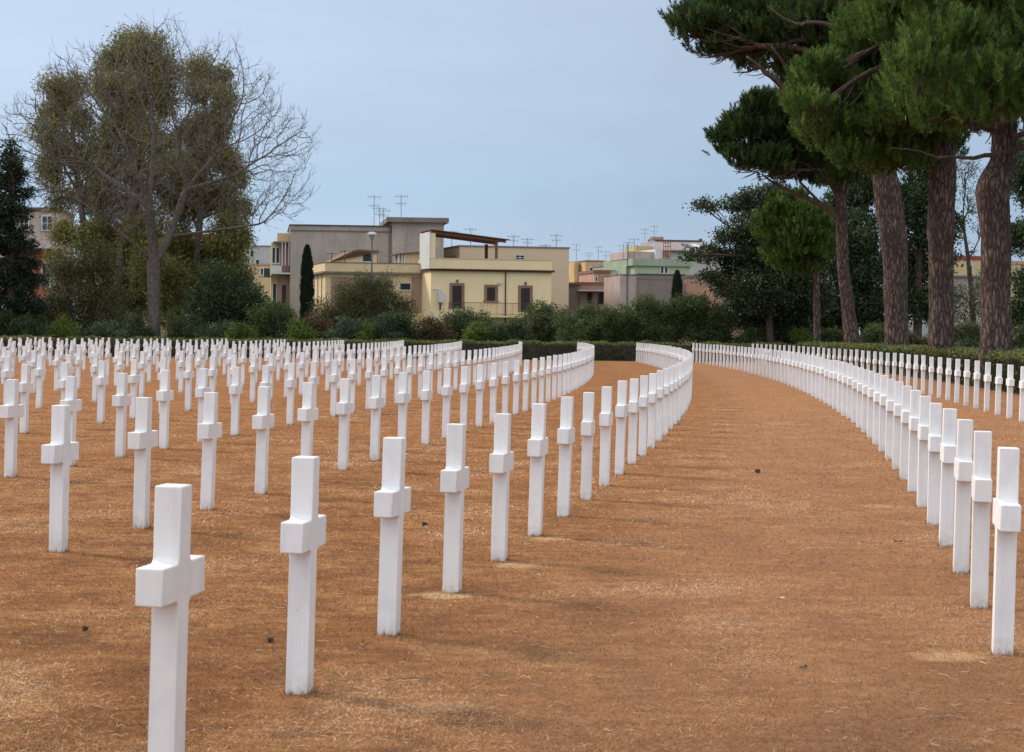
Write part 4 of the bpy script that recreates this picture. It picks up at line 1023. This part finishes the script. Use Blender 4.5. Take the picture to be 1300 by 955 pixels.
def antenna(root, x, y, z0, z1, arms=4, dish=False):
    mb = MB(); mb.tube([(x, y, z0 - .05), (x, y, z1)], [.022, .018], 5)
    w_ = .55
    for q in range(2):
        zz = z1 - .12 - q * min(.7, (z1 - z0) * .3); ax = 1 if q == 0 else .75
        mb.tube([(x - w_ * ax, y, zz), (x + w_ * ax, y, zz)], [.012, .012], 4)
        for k in range(arms):
            xx = x - w_ * ax + 2 * w_ * ax * (k + .5) / arms; hh = .10 + .05 * ((k * 7) % 3)
            mb.tube([(xx, y - hh * .6, zz + .01), (xx, y + hh * .6, zz + .01)], [.008, .008], 3); mb.tube([(xx, y, zz - hh), (xx, y, zz + hh)], [.008, .008], 3)
    mb.build('antenna', M_dark, root)
def dish(root, x, y, z, r=.4):
    mb = MB(); mb.tube([(x, y, z - .8), (x, y, z)], [.025, .025], 5)
    k0 = mb.n; prof = [(.02, 0), (r * .5, .04), (r * .85, .13), (r, .2)]
    mb.lathe(prof, 16); v = mb.v[-1]; v[:] = np.stack([v[:, 0] + x, y - v[:, 2] - .04, z + v[:, 1]], 1)
    mb.tube([(x, y - .05, z), (x, y - .45, z - .05)], [.012, .012], 4)
    mb.build('satellite_dish', M_white, root)

# --- grey block of flats
fb = Face(368, 158, 7); rt = fb.root('apartment_block', 'stained grey-brown apartment block with blank side wall and left balconies')
M_g = plaster('grey_plaster', (.43, .37, .32), .6); M_g2 = plaster('grey_plaster_dark', (.24, .20, .17), .5)
M_pinkbr = plaster('pinkish_render', (.36, .23, .18), .5); M_yel = plaster('yellow_render', (.60, .46, .25), .3)
dL = 7.5
x1 = fb.s(500); zt = fb.z(430, 287); zb_ = fb.z(430, 294); 
part('wall', M_g, rt, (0, x1 + .5, 0, 12, -.1, zb_))
part('parapet', M_g, rt, (0, x1 + .5, -.04, 12, zb_ + .1, zt))
part('string_course', M_g2, rt, (-.02, x1 + .5, -.07, 12.02, zb_, zb_ + .1))
part('coping', M_dark, rt, (-.1, x1 + .5, -.14, 12.1, zt, zt + .07))
tx0, tx1 = fb.s(497), fb.s(562); zt2 = fb.z(530, 283); zt3 = fb.z(530, 277)
part('stair_tower', M_g, rt, (tx0, tx1, -.5, 8, -.1, zt2))
part('tower_roof', M_g2, rt, (tx0 - .45, tx1 + .35, -.95, 8.4, zt2, zt3))
part('roof', M_rooftop, rt, (.2, x1, .3, 11.8, zt + .071, zt + .10))
# narrow front at the left: shutters, rose bay and balconies
T1 = 1.0
def fr(x0, y0, x1_, y1, t0, t1): q = fb.rect(x0, y0, x1_, y1, T1); return (q[0], q[1], t0, t1, q[2], q[3])
part('side_wall', M_yel, rt, fr(344, 308, 368.0, 420, T1, 9), fr(352, 296, 368.0, 307.9, T1 + .3, 9))
part('bay', M_pinkbr, rt, fr(355.5, 310, 367.6, 345.5, T1 - .25, T1 - .002), fr(352, 351, 367.6, 420, T1 - .2, T1 - .002))
part('eave', M_g2, rt, fr(347, 307, 368.2, 308.6, T1 - .7, T1 + .5))
for a, b_ in ((346, 349), (351, 354.3)):
    q = fb.rect(a, 315, b_, 334, T1); window(rt, q[0], q[1], q[2], q[3], T1, M_shutg, M_white, .05)
q = fb.rect(346.5, 360, 350.5, 385, T1); window(rt, q[0], q[1], q[2], q[3], T1, M_shut, M_white, .05, 'door', False)
q = fb.rect(358, 362, 363, 385, T1); window(rt, q[0], q[1], q[2], q[3], T1 - .2, M_shut, M_pinkbr, .05, 'door', False)
part('balcony', M_white, rt, fr(343, 346.6, 368, 348.4, T1 - 1.1, T1 - .01), fr(343, 338, 357.5, 346.5, T1 - 1.1, T1 - 1.04))
part('balcony_railing', M_dark, rt, *[fr(358 + k * .8, 339, 358.25 + k * .8, 346.5, T1 - 1.08, T1 - 1.05) for k in range(12)], fr(357.6, 338, 367.8, 338.8, T1 - 1.09, T1 - 1.04))
for px in (357.5, 361.5, 366): part('column', M_white, rt, fr(px, 308.7, px + 1.1, 337.9, T1 - .75, T1 - .65))
part('green_balcony', M_shutg, rt, fr(335, 341, 342.6, 350.5, T1 - .6, T1 - .55), fr(335, 350.6, 344, 352, T1 - .6, T1 + 1))
mb = MB(); mb.tube([(tx0 - .2, -.12, zt + .1), (tx0 - .2, -.12, 5.)], [.05, .05], 6); mb.build('drainpipe', M_g2, rt)
for px, yt in ((475, 247), (482, 262), (487, 265), (510, 246)):
    antenna(rt, fb.s(px), 1.0 if px < 500 else 1.5, zt + .1 if px < 500 else zt3, fb.z(px, yt), 6)

# --- yellow low wing
M_y1 = plaster('wing_yellow', (.72, .56, .34), .22); M_y2 = plaster('house_yellow', (.86, .68, .40), .13); M_rose = plaster('rose_panel', (.40, .255, .18), .3)
fw_ = Face(413, 148, 14); rt = fw_.root('villa_wing', 'low yellow terrace wing with rose wall panels, left of the yellow house')
tl = fw_.t(397); x1 = fw_.s(546); zp = fw_.z(470, 334.5); zc = fw_.z(470, 345.5)
part('wall', M_y1, rt, (0, x1, 0, abs(tl) + .0, -.1, zc - .14))
part('parapet', M_y1, rt, (-.05, x1, -.05, .14, zc, zp), (-.05, .14, .141, tl, zc, zp))
part('cornice', M_g2, rt, (-.30, x1, -.30, tl + .1, zc - .14, zc - .002))
part('coping', M_tile, rt, (-.09, x1, -.09, .18, zp, zp + .05), (-.09, .18, .181, tl, zp, zp + .05))
part('terrace', M_rooftop, rt, (.15, x1, .15, tl, zc, zc + .03))
for a, b_ in ((420, 455), (455, 495), (522, 544)):
    q = fw_.rect(a, 352, b_ - (3 if b_ != 544 else 1), 397); part('wall_panel', M_rose, rt, (q[0], q[1], -.025, .01, q[2], q[3]))
q = fw_.rect(508, 360, 521, 368); window(rt, q[0], q[1], q[2], q[3], 0, None, M_white, .06, bars=False)
for tt in (.25, .55, .85):
    part('pilaster', M_rose, rt, (-.04, .01, tl * tt, tl * tt + .35, .5, zc - .2))
# gabled shed on the terrace
def wing_prism(name, mat, pts, t0, t1):
    mb = MB(); mb.prism([(fw_.s(px, py, t0), fw_.z(px, py, t0)) for px, py in pts], t0, t1); return mb.build(name, mat, rt)
td = 2.0
gx = wing_prism('terrace_room', M_y1, [(420, 333), (480, 334), (480, 319), (456, 317.5), (449, 319)], td, td + 4)
wing_prism('terrace_roof', M_tile, [(418, 333), (420, 334), (449, 320), (456, 318.5), (481, 320), (481, 318), (456, 316.6), (448, 318)], td - .15, td + 4.1)
q = fw_.rect(460.5, 322, 471, 332, td); window(rt, q[0], q[1], q[2], q[3], td, M_shutg, M_white, .06)
wing_prism('terrace_shed', M_y1, [(514, 335), (545, 334), (545, 319.5), (514, 323)], td, td + 4)
wing_prism('shed_roof', M_tile, [(502, 323.5), (545, 319.4), (545, 318.2), (502, 322.2)], td - .3, td + 4)
for px in (506, 510, 513.5):
    s_ = fw_.s(px, 330, td); part('shed_column', M_white, rt, (s_ - .07, s_ + .07, td - .1, td + .05, fw_.z(px, 335, td), fw_.z(px, 323.3, td)))
for px, y0, y1 in ((437.5, 318, 343), (421, 321, 334), (479, 319, 334)):
    s_ = fw_.s(px, y1, .3); mb = MB(); z0 = zc; z1 = fw_.z(px, y0, .3)
    mb.tube([(s_, .3, z0), (s_, .3, z1)], [.035, .03], 6); mb.tube([(s_ - .4, .3, z1 - .06), (s_ + .4, .3, z1 - .06)], [.02, .02], 4); mb.build('terrace_post', M_dark, rt)

# --- yellow main house with pergola
fh = Face(547, 146.5, 14); rt = fh.root('villa', 'yellow house with tiled cornice, brick-framed doors and red-brown roof pergola')
tl = fh.t(540); x1 = fh.s(700); zp = fh.z(620, 329.5); zc = fh.z(620, 345)
part('wall', M_y2, rt, (0, x1, 0, 9, -.1, zc))
part('parapet', M_y2, rt, (-.03, x1 + .03, -.03, .16, zc + .16, zp), (-.03, .16, .161, 9, zc + .16, zp), (x1 - .16, x1 + .03, .161, 9, zc + .16, zp))
part('terrace', M_rooftop, rt, (.16, x1 - .16, .16, 8.9, zc + .162, zc + .2))
part('coping', M_y1, rt, (-.07, x1 + .07, -.07, .2, zp, zp + .05))
# row of rounded cornice tiles
mb = MB(); n = 46
mb.box(-.12, x1 + .12, -.12, 9.05, zc + .001, zc + .045)
for k in range(n):
    xx = -.2 + (x1 + .4) * (k + .5) / n; mb.tube([(xx, -.31, zc + .07), (xx, .0, zc + .13)], [.075, .075], 7)
mb.build('cornice_tiles', M_tile, rt)
# doors, window, shutters
for a, b_, c, d, nm in ((574, 363, 586, 392, 'door'), (618, 365, 628.5, 382, 'window'), (661, 366, 672.5, 396, 'door')):
    q = fh.rect(a, b_, c, d); fo = window(rt, q[0], q[1], q[2], q[3], 0, M_shut, M_brickf, .20, nm, nm == 'window')
    if nm == 'door':
        part('wall_lamp', M_dark, rt, ((q[0] + q[1]) / 2 - .06, (q[0] + q[1]) / 2 + .06, -.16, -.001, q[3] + .26, q[3] + .44))
q = fh.rect(556, 371, 563, 384); bx = part('water_heater', M_white, rt, (q[0], q[1], -.38, -.001, q[2], q[3]))
mb = MB(); mb.tube([((q[0] + q[1]) / 2, -.2, q[3]), ((q[0] + q[1]) / 2, -.2, q[3] + .18), (q[0] - .42, -.2, q[3] + .22)], [.05, .05, .05], 7); mb.build('flue', M_white, bx)
mb = MB(); mb.tube([((q[0] + q[1]) / 2 - .05, -.1, q[2] - .55), ((q[0] + q[1]) / 2 - .05, -.1, q[2])], [.06, .06], 6); mb.build('pipe', M_dark, bx)
s_ = fh.s(641.5); mb = MB(); mb.tube([(s_, -.07, 1.2), (s_, -.07, zc - .02)], [.05, .05], 7); mb.build('drainpipe', M_dark, rt)
q = fh.rect(632, 358, 636, 361); part('floodlight', M_white, rt, (q[0], q[1], -.16, -.001, q[2], q[3]))
# balcony with railing
zb_ = fh.z(620, 401); zr = fh.z(620, 385); a0, a1 = fh.s(566), fh.s(690)
part('balcony_slab', M_y1, rt, (a0, a1, -1.1, -.001, zb_ - .12, zb_))
mb = MB(); mb.tube([(a0, -1.08, zr), (a1, -1.08, zr)], [.022, .022], 5); mb.tube([(a0, -1.08, zb_ + .1), (a1, -1.08, zb_ + .1)], [.015, .015], 4)
for k in range(75):
    xx = a0 + (a1 - a0) * k / 74; rr = .02 if k % 12 == 0 else .009; mb.tube([(xx, -1.08, zb_), (xx, -1.08, zr)], [rr, rr], 4)
mb.build('railing', M_dark, rt)
# roof-top pier, room and pergola
zq = fh.z(548, 296)
part('rooftop_wall', M_white, rt, (-.12, -.031, .0, 3.6, zc + .17, zq + .1))
part('rooftop_pier', M_y2, rt, (-.0305, .30, -.05, 3.6, zp - .3, zq))
M_wood = flat('pergola_wood', (.24, .085, .045), .65)
mb = MB()
def pp(px, py, t): return np.array([fh.s(px, py, t), t, fh.z(px, py, t)])
F0 = pp(548, 296, .1); F1 = pp(642, 308.5, .1)
xa, xb = F0[0] - .1, F1[0]; za, zb2 = F0[2], F1[2]; dd = 3.4
def beam(x0, x1_, y0, y1, h, off=0.):
    sl = (zb2 - za) / (xb - xa); z0 = za + (x0 - xa) * sl + off; z1 = za + (x1_ - xa) * sl + off
    mb.add([(x0, y0, z0), (x1_, y0, z1), (x1_, y1, z1), (x0, y1, z0), (x0, y0, z0 + h), (x1_, y0, z1 + h), (x1_, y1, z1 + h), (x0, y1, z0 + h)], [(0, 3, 2, 1), (4, 5, 6, 7), (0, 1, 5, 4), (1, 2, 6, 5), (2, 3, 7, 6), (3, 0, 4, 7)])
beam(xa, xb, 0.0, .14, .22); beam(xa, xb, dd, dd + .14, .22)
for k in range(12): beam(xa + .1, xb - .3, .25 + k * .26, .33 + k * .26, .13, .03)
beam(xa, xb + .25, -.25, dd + .4, .05, .222)
for px, t in ((630.5, .08), (618, dd)):
    s_ = fh.s(px, 320, t); mb.box(s_ - .09, s_ + .09, t, t + .15, zc + .2, zb2 + .02)
s_ = fh.s(630.5, 320, .08); mb.box(s_ - .09, s_ + .09, dd, dd + .15, zc + .2, zb2 + .02)
mb.build('pergola', M_wood, rt)

# --- beige block behind
fk = Face(583, 160, 14); rt = fk.root('apartment_block', 'plain beige flat-roofed block behind the yellow house')
M_be = plaster('beige_render', (.62, .475, .32), .12, streak=False); M_be2 = plaster('beige_side', (.58, .45, .27), .2)
x1 = fk.s(722); zt = fk.z(650, 314.5)
part('wall', M_be, rt, (0, x1, 0, 10, -.1, zt)); part('coping', M_g2, rt, (-.06, x1 + .06, -.06, 10.06, zt, zt + .12))
part('canopy', M_tile, rt, (-2.2, -.01, 1.5, 5.5, fk.z(583, 326), fk.z(583, 323.5)))
q = fk.rect(655, 324.5, 665, 330); window(rt, q[0], q[1], q[2], q[3], 0, None, M_white, .06)
for px, yt in ((604, 288), (659, 297), (677, 301), (700, 309), (714, 296), (580, 291)):
    antenna(rt, fk.s(px), 2.0, zt, fk.z(px, yt), 4)
part('chimney', M_be, rt, (fk.s(640), fk.s(644), 4, 4.5, zt + .12, zt + .6))

# --- far houses
def simple(name, label, px0, Y0, deg, px1, ytop, mat, depth=8, cop=M_g2, coping=.1, wins=(), sidepx=None, wmat=None, ants=(), roofm=M_rooftop, sh=M_shut, zbot=-.1, frame=None, extra=None):
    f = Face(px0, Y0, deg); rt = f.root(name, label); x1 = f.s(px1); zt = f.z((px0 + px1) / 2, ytop)
    part('wall', mat, rt, (0, x1, 0, depth, zbot, zt)); part('coping', cop, rt, (-.08, x1 + .08, -.08, depth + .08, zt, zt + coping))
    part('roof', roofm, rt, (.1, x1 - .1, .1, depth - .1, zt + coping + .001, zt + coping + .03))
    for (a, b_, c, d) in wins:
        q = f.rect(a, b_, c, d); window(rt, q[0], q[1], q[2], q[3], 0, sh, frame or M_white, .08)
    for px, yt in ants: antenna(rt, f.s(px), 1.2, zt + coping, f.z(px, yt), 3)
    return f, rt, zt
M_or = plaster('orange_yellow', (.64, .42, .20), .45); M_pk = plaster('salmon_render', (.52, .29, .21), .45); M_pk2 = plaster('pale_pink', (.50, .39, .345), .6)
M_gr = plaster('mint_render', (.40, .46, .31), .35); M_gr2 = plaster('mint_parapet', (.33, .39, .28), .5); M_brick = plaster('grey_blockwork', (.245, .195, .165), .4)
f, rt, zt = simple('apartment_block', 'orange-yellow block on the skyline right of the beige block', 743, 225, 14, 768, 332, M_or, 10, wins=((749, 340, 752, 345), (760, 340, 763, 345)), ants=((751, 320), (763, 312), (735, 309)))
part('corner_bay', M_or, rt, (f.s(729, 340, 2), -.001, 2, 9, -.1, zt - .05)); part('drainpipe', M_tile, rt, (-.25, -.02, 1.7, 1.99, 1, zt - .3))
f, rt, zt = simple('low_house', 'small bluish-grey building left of the orange-yellow skyline block', 722, 232, 14, 731, 334, M_rooftop, 6, wins=((724, 337, 729, 344),), sh=M_glass)
f, rt, zt = simple('low_house', 'salmon low house with brown roof and satellite dish', 754, 195, 10, 788, 347, M_pk, 7, M_tile, .28, wins=((756, 352, 758, 357),), roofm=M_tile)
f2, rt2, zt2 = simple('low_house', 'grey-roofed low house with pale chimney behind the salmon one', 770, 215, 10, 800, 338, M_g, 7, M_rooftop, .3, wins=((772, 341, 776, 346),), ants=((772, 318),))
part('chimney', M_white, rt2, (f2.s(778), f2.s(782), 1, 1.6, zt2, zt2 + .6))
dish(rt, f.s(776), -.9, f.z(776, 348), .38)
fs = Face(713, 168, 8); rt = fs.root('garden_shed', 'row of rusty-roofed sheds with pale awning behind the bushes', 'shed')
q = fs.rect(714, 361, 736, 395); part('wall', M_g2, rt, (q[0], q[1], 0, 5, -.1, q[3])); part('roof', M_tile, rt, (q[0] - .3, q[1] + .1, -.4, 5.2, q[3], q[3] + .14))
q = fs.rect(734, 360, 772, 395); part('wall', M_pk, rt, (q[0], q[1], .6, 5.5, -.1, q[3])); part('roof', M_tile, rt, (q[0] - .1, q[1] + .1, .3, 5.6, q[3], q[3] + .12))
q = fs.rect(732, 368, 770, 370); mb = MB(); mb.prism([(0, 0), (0, .08), (1.0, .22), (1.0, .14)], 0, 1); v = mb.v[0]
aw = part('awning', M_white, rt, (q[0], q[1], -.9, .599, q[2], q[2] + .08))
q = fs.rect(736, 371, 770, 395); part('lower_wall', M_pk2, rt, (q[0], q[1], .45, .598, -.1, q[3])); 
for a, c in ((746, 751), (760, 768)):
    w4 = fs.rect(a, 372, c, 386, .44); window(rt, w4[0], w4[1], w4[2], w4[3], .44, M_shut, M_g2, .05, 'door', False)
q = fs.rect(772, 361, 788, 395); part('wall', M_g2, rt, (q[0], q[1], 1, 6, -.1, q[3])); part('roof', M_dark, rt, (q[0], q[1] + .1, .6, 6.1, q[3], q[3] + .1))
for px in (733, 757): s_ = fs.s(px); part('post', M_dark, rt, (s_ - .05, s_ + .05, -.85, -.75, 0, fs.z(px, 370)))
# block with pale pink side and grey blockwork front, and the salmon wall
fq = Face(810, 160, 10); rt = fq.root('boundary_building', 'windowless building with pale pink corner and grey blockwork front', 'building')
x1 = fq.s(869); zt = fq.z(840, 349)
part('wall', M_brick, rt, (0, x1, 0, 6, -.1, zt)); part('band', M_g2, rt, (.0, x1 + .05, -.03, 6.05, zt - .38, zt - .28)); part('coping', M_dark, rt, (-.05, x1 + .05, -.08, 6.05, zt, zt + .07))
xl = fq.s(787, 365, .3); part('side_wall', M_pk2, rt, (xl, -.001, .3, 6, -.1, zt - .05)); part('coping', M_g2, rt, (xl - .05, -.002, .25, 6.05, zt - .049, zt + .02))
s_ = fq.s(796, 365, .3); mb = MB(); mb.tube([(s_, .2, .5), (s_, .2, fq.z(796, 309))], [.04, .03], 6); mb.build('antenna_mast', M_dark, rt)
f, rt, zt = simple('boundary_building', 'salmon-pink low building right of the grey blockwork wall', 870, 163, 8, 925, 353, M_pk, 6, M_g2, .2)
f, rt, zt = simple('apartment_block', 'mint green house with pale green roof parapet', 805, 190, 14, 876, 338, M_gr, 9, M_gr2, .0, wins=((839, 339, 842, 347), (844, 339, 847, 347)), sh=M_shut)
za = zt; zb_ = f.z(840, 329); x1 = f.s(876)
part('parapet', M_gr2, rt, (-.25, x1 + .3, -.25, 9.2, za + .001, zb_)); part('side_wall', M_gr2, rt, (f.s(795, 340, 1.5), -.001, 1.5, 8, -.1, za))
part('attic_room', M_pk2, rt, (f.s(801), f.s(835), 1, 7, zb_ + .001, f.z(818, 319))); part('stair_room', M_white, rt, (f.s(834), f.s(853), .6, 6, zb_ + .001, f.z(843, 316.5)))
q = f.rect(841, 318, 850, 327, .58); window(rt, q[0], q[1], q[2], q[3], .58, M_pk, M_white, .05)
mb = MB()
for k in range(4):
    xx = f.s(843 + k * 3); mb.tube([(xx, .3, zb_), (xx, .3, f.z(843, 306))], [.03, .03], 4)
for yy in (308, 313, 319, 325): mb.tube([(f.s(843), .3, f.z(843, yy)), (f.s(852), .3, f.z(843, yy))], [.03, .03], 4)
mb.build('lattice', flat('red_lattice', (.30, .07, .05), .6), rt)
for px, yt in ((794, 310), (801, 306), (808, 302)): antenna(rt, f.s(px), .8, zb_, f.z(px, yt), 3)
ft = Face(831, 222, 10); rt = ft.root('apartment_block', 'skyline block with grey sloping roof terraces and round terracotta tank')
M_wht = plaster('offwhite_render', (.50, .46, .43), .4)
x1 = ft.s(918); zt = ft.z(875, 318); zr = ft.z(875, 305)
part('wall', M_wht, rt, (0, x1, 0, 12, -.1, zt)); mb = MB()
mb.add([(-.2, -.5, zt + .01), (x1, -.5, zt + .01), (x1 - 1.6, 4, zr), (.3, 4, zr), (-.2, -.5, zt - .12), (x1, -.5, zt - .12), (x1 - 1.6, 9, zr - .1), (.3, 9, zr - .1)], [(0, 1, 2, 3), (4, 7, 6, 5), (0, 4, 5, 1), (1, 5, 6, 2), (2, 6, 7, 3), (3, 7, 4, 0)])
mb.build('sloping_roof', plaster('weathered_roof', (.33, .28, .26), .6), rt)
part('ridge', M_dark, rt, (.2, x1 - 1.5, 3.9, 4.2, zr + .001, zr + .18))
for a, c, mm_ in ((871, 880, M_dark), (884, 893, M_white)):
    xa_, xb_ = ft.s(a), ft.s(c); mb = MB(); sl = lambda y: zt + .03 + (zr - zt) * (y + .5) / 4.5
    mb.add([(xa_, .6, sl(.6) + .03), (xb_, .6, sl(.6) + .03), (xb_, 2.6, sl(2.6) + .03), (xa_, 2.6, sl(2.6) + .03), (xa_, .6, sl(.6)), (xb_, .6, sl(.6)), (xb_, 2.6, sl(2.6)), (xa_, 2.6, sl(2.6))], [(0, 1, 2, 3), (4, 7, 6, 5), (0, 4, 5, 1), (1, 5, 6, 2), (2, 6, 7, 3), (3, 7, 4, 0)]); mb.build('skylight', mm_, rt)
tcx = ft.s(847); mb = MB(); rr = (ft.s(856) - ft.s(838)) / 2; z0 = ft.z(847, 305); z1 = ft.z(847, 298.5)
mb.lathe([(rr * .8, z0 - .3), (rr * .8, z0 + (z1 - z0) * .4), (rr, z0 + (z1 - z0) * .45), (rr, z1), (.01, z1 + .05)], 20, (tcx, 5, 0)); mb.build('water_tank', M_pk, rt)
part('attic', M_yel, rt, (ft.s(809), -.001, 1, 6, -.1, ft.z(820, 312)))
for px, yt in ((829, 288), (841, 284)): antenna(rt, ft.s(px), 4, zr, ft.z(px, yt), 3)
part('chimney', M_dark, rt, (ft.s(901), ft.s(904), 4.3, 4.9, zr, ft.z(902, 301)))
dish(rt, ft.s(825), -.5, ft.z(825, 308), .38)
# left distance, seen between the bare tree and the grey block
f, rt, zt = simple('apartment_block', 'distant beige block just left of the grey block balconies', 300, 235, 6, 348, 313, M_wht, 10, wins=((318, 318, 322, 326), (305, 330, 309, 338), (325, 330, 329, 338)), sh=M_shut)
f, rt, zt = simple('apartment_block', 'pale low house with pinkish terraces below the distant beige block', 312, 200, 10, 346, 337, M_yel, 8, M_pk, .15, wins=((331, 341, 334, 349), (318, 350, 322, 358)), sh=M_shutg)
f, rt, zt = simple('apartment_block', 'cream house half hidden behind the eucalyptus trees', 146, 172, 8, 312, 300, M_yel, 9, M_tile, .2, wins=((225, 318, 233, 334), (258, 318, 266, 334), (290, 318, 298, 334), (225, 360, 233, 376), (290, 360, 298, 376)))
f, rt, zt = simple('apartment_block', 'pale yellow house behind the left-hand eucalyptus', 98, 165, 8, 140, 293, M_yel, 9, M_tile, .2, wins=((112, 305, 120, 320),))
f, rt, zt = simple('apartment_block', 'pink and terracotta house behind the trees at far left', 8, 150, 6, 76, 268, M_pk2, 9, M_tile, .25)
x1 = f.s(76)
for q_ in ((54, 275, 66, 292), (26, 275, 36, 292)):
    q = f.rect(*q_); window(rt, q[0], q[1], q[2], q[3], 0, None, M_white, .1)
zq = f.z(50, 316); part('lower_storey', plaster('terracotta_render', (.42, .15, .08), .3), rt, (-.04, x1 + .04, -.05, .001, .1, zq)); part('balcony_slab', M_white, rt, (-.1, x1 + .3, -.9, -.051, zq, zq + .14))
q = f.rect(65, 322, 71, 372); part('pilaster', M_white, rt, (q[0], q[1], -.16, -.052, q[2], q[3]))
q = f.rect(54, 335, 63, 365); window(rt, q[0], q[1], q[2], q[3], -.05, M_shut, M_white, .1, 'door', False)
# right distance
f, rt, zt = simple('apartment_block', 'cream house with dull red roof edge, seen between the right-hand trunks', 1200, 165, 8, 1255, 330, M_yel, 8, plaster('red_edge', (.30, .075, .06), .3), .3, wins=((1229, 337, 1234, 346),), sh=M_g2)
q = f.rect(1205, 350, 1255, 352); part('ledge', M_g2, rt, (q[0], q[1], -.4, -.001, q[2], q[3])); q = f.rect(1205, 352, 1255, 400); part('lower_wall', M_g, rt, (q[0], q[1], -.12, -.002, .5, q[3]))
f, rt, zt = simple('apartment_block', 'cream house with dull red roof edge at the far right edge', 1272, 168, 8, 1345, 336, M_yel, 8, M_pk, .25, wins=((1292, 344, 1297, 354),))
# garden wall behind planting
fg_ = Face(905, 140, 3); x1 = fg_.s(1090); gw = MB(); gw.box(0, x1, 0, .3, -.1, fg_.z(1000, 410)); gw.box(-.05, x1 + .05, -.05, .35, fg_.z(1000, 410), fg_.z(1000, 410) + .08)
o = gw.build('garden_wall', plaster('garden_wall_pink', (.36, .24, .20), .5), None, loc=(fg_.o[0], fg_.o[1], 0), rz=fg_.a); tag(o, 'dull pink garden wall behind the broadleaf tree trunk', 'wall')

# --- tall garden lamp
Yl = 125; b0 = ground_at(471, Yl); rt = thing('street_lamp', 'tall thin lamp post with white mushroom head in front of the yellow wing', 'street lamp', tuple(b0))
zt = P(472, 300, Yl)[2]; mb = MB(); mb.tube([(0, 0, -.1), (0, 0, 1), (0, 0, zt)], [.09, .07, .04], 10); mb.lathe([(.14, 0), (.14, .25), (.08, .35)], 12); mb.build('pole', M_dark, rt, True)
mb = MB(); mb.lathe([(.03, -.28), (.12, -.26), (.15, -.06), (.30, -.03), (.31, .0), (.26, .10), (.12, .16), (.005, .17)], 16, (0, 0, zt + .1)); mb.build('lamp_head', M_white, rt, True)

# --- parked vans, glimpsed through the planting
def van(px, py_top, Y, label, mat, hgt, rz):
    q = P(px, py_top, Y); rt = thing('parked_van', label, 'van', (q[0], q[1], 0), rz)
    Lh = 2.5; prof = [(-Lh, .35), (Lh, .35), (Lh, 1.0), (Lh - .35, 1.25), (Lh - 1.15, hgt - .12), (Lh - 1.5, hgt), (-Lh + .1, hgt), (-Lh, hgt - .15)]
    mb = MB(); mb.prism(prof, -.95, .95); mb.build('body', mat, rt)
    for sd in (-1, 1):
        y0, y1 = (-.962, -.951) if sd < 0 else (.951, .962)
        mb = MB(); mb.prism([(Lh - 2.4, 1.3), (Lh - .75, 1.3), (Lh - 1.3, hgt - .25), (Lh - 2.4, hgt - .25)], y0, y1); mb.build('window', M_glass, rt)
        for xx in (-1.6, 1.55):
            mb = MB(); mb.lathe([(.01, -.12), (.20, -.12), (.34, -.10), (.34, .10), (.20, .12), (.01, .12)], 18); v = mb.v[0]; v[:] = np.stack([v[:, 0] + xx, v[:, 2] + sd * .86, v[:, 1] + .34], 1)
            wh = mb.build('wheel', M_dark, rt, True)
        part('trim', M_dark, rt, (-Lh + .1, Lh - .1, *( (-.97, -.951) if sd < 0 else (.951, .97)), .62, .72))
    mb = MB(); mb.add([(Lh - .37, -.8, 1.27), (Lh - .37, .8, 1.27), (Lh - 1.13, .75, hgt - .16), (Lh - 1.13, -.75, hgt - .16)], [(0, 1, 2, 3)]); v = mb.v[0]; v[:, 0] += .02; v[:, 2] += .015; mb.build('windscreen', M_glass, rt)
M_van = flat('van_white', (.62, .66, .70), .35, 0, .08)
van(948, 404, 150, 'white parked van glimpsed under the glossy broadleaf tree', M_van, P(948, 404, 150)[2], 1.45)
van(1171, 406, 135, 'pale parked van glimpsed between two pine trunks', M_van, P(1171, 406, 135)[2], 1.2)
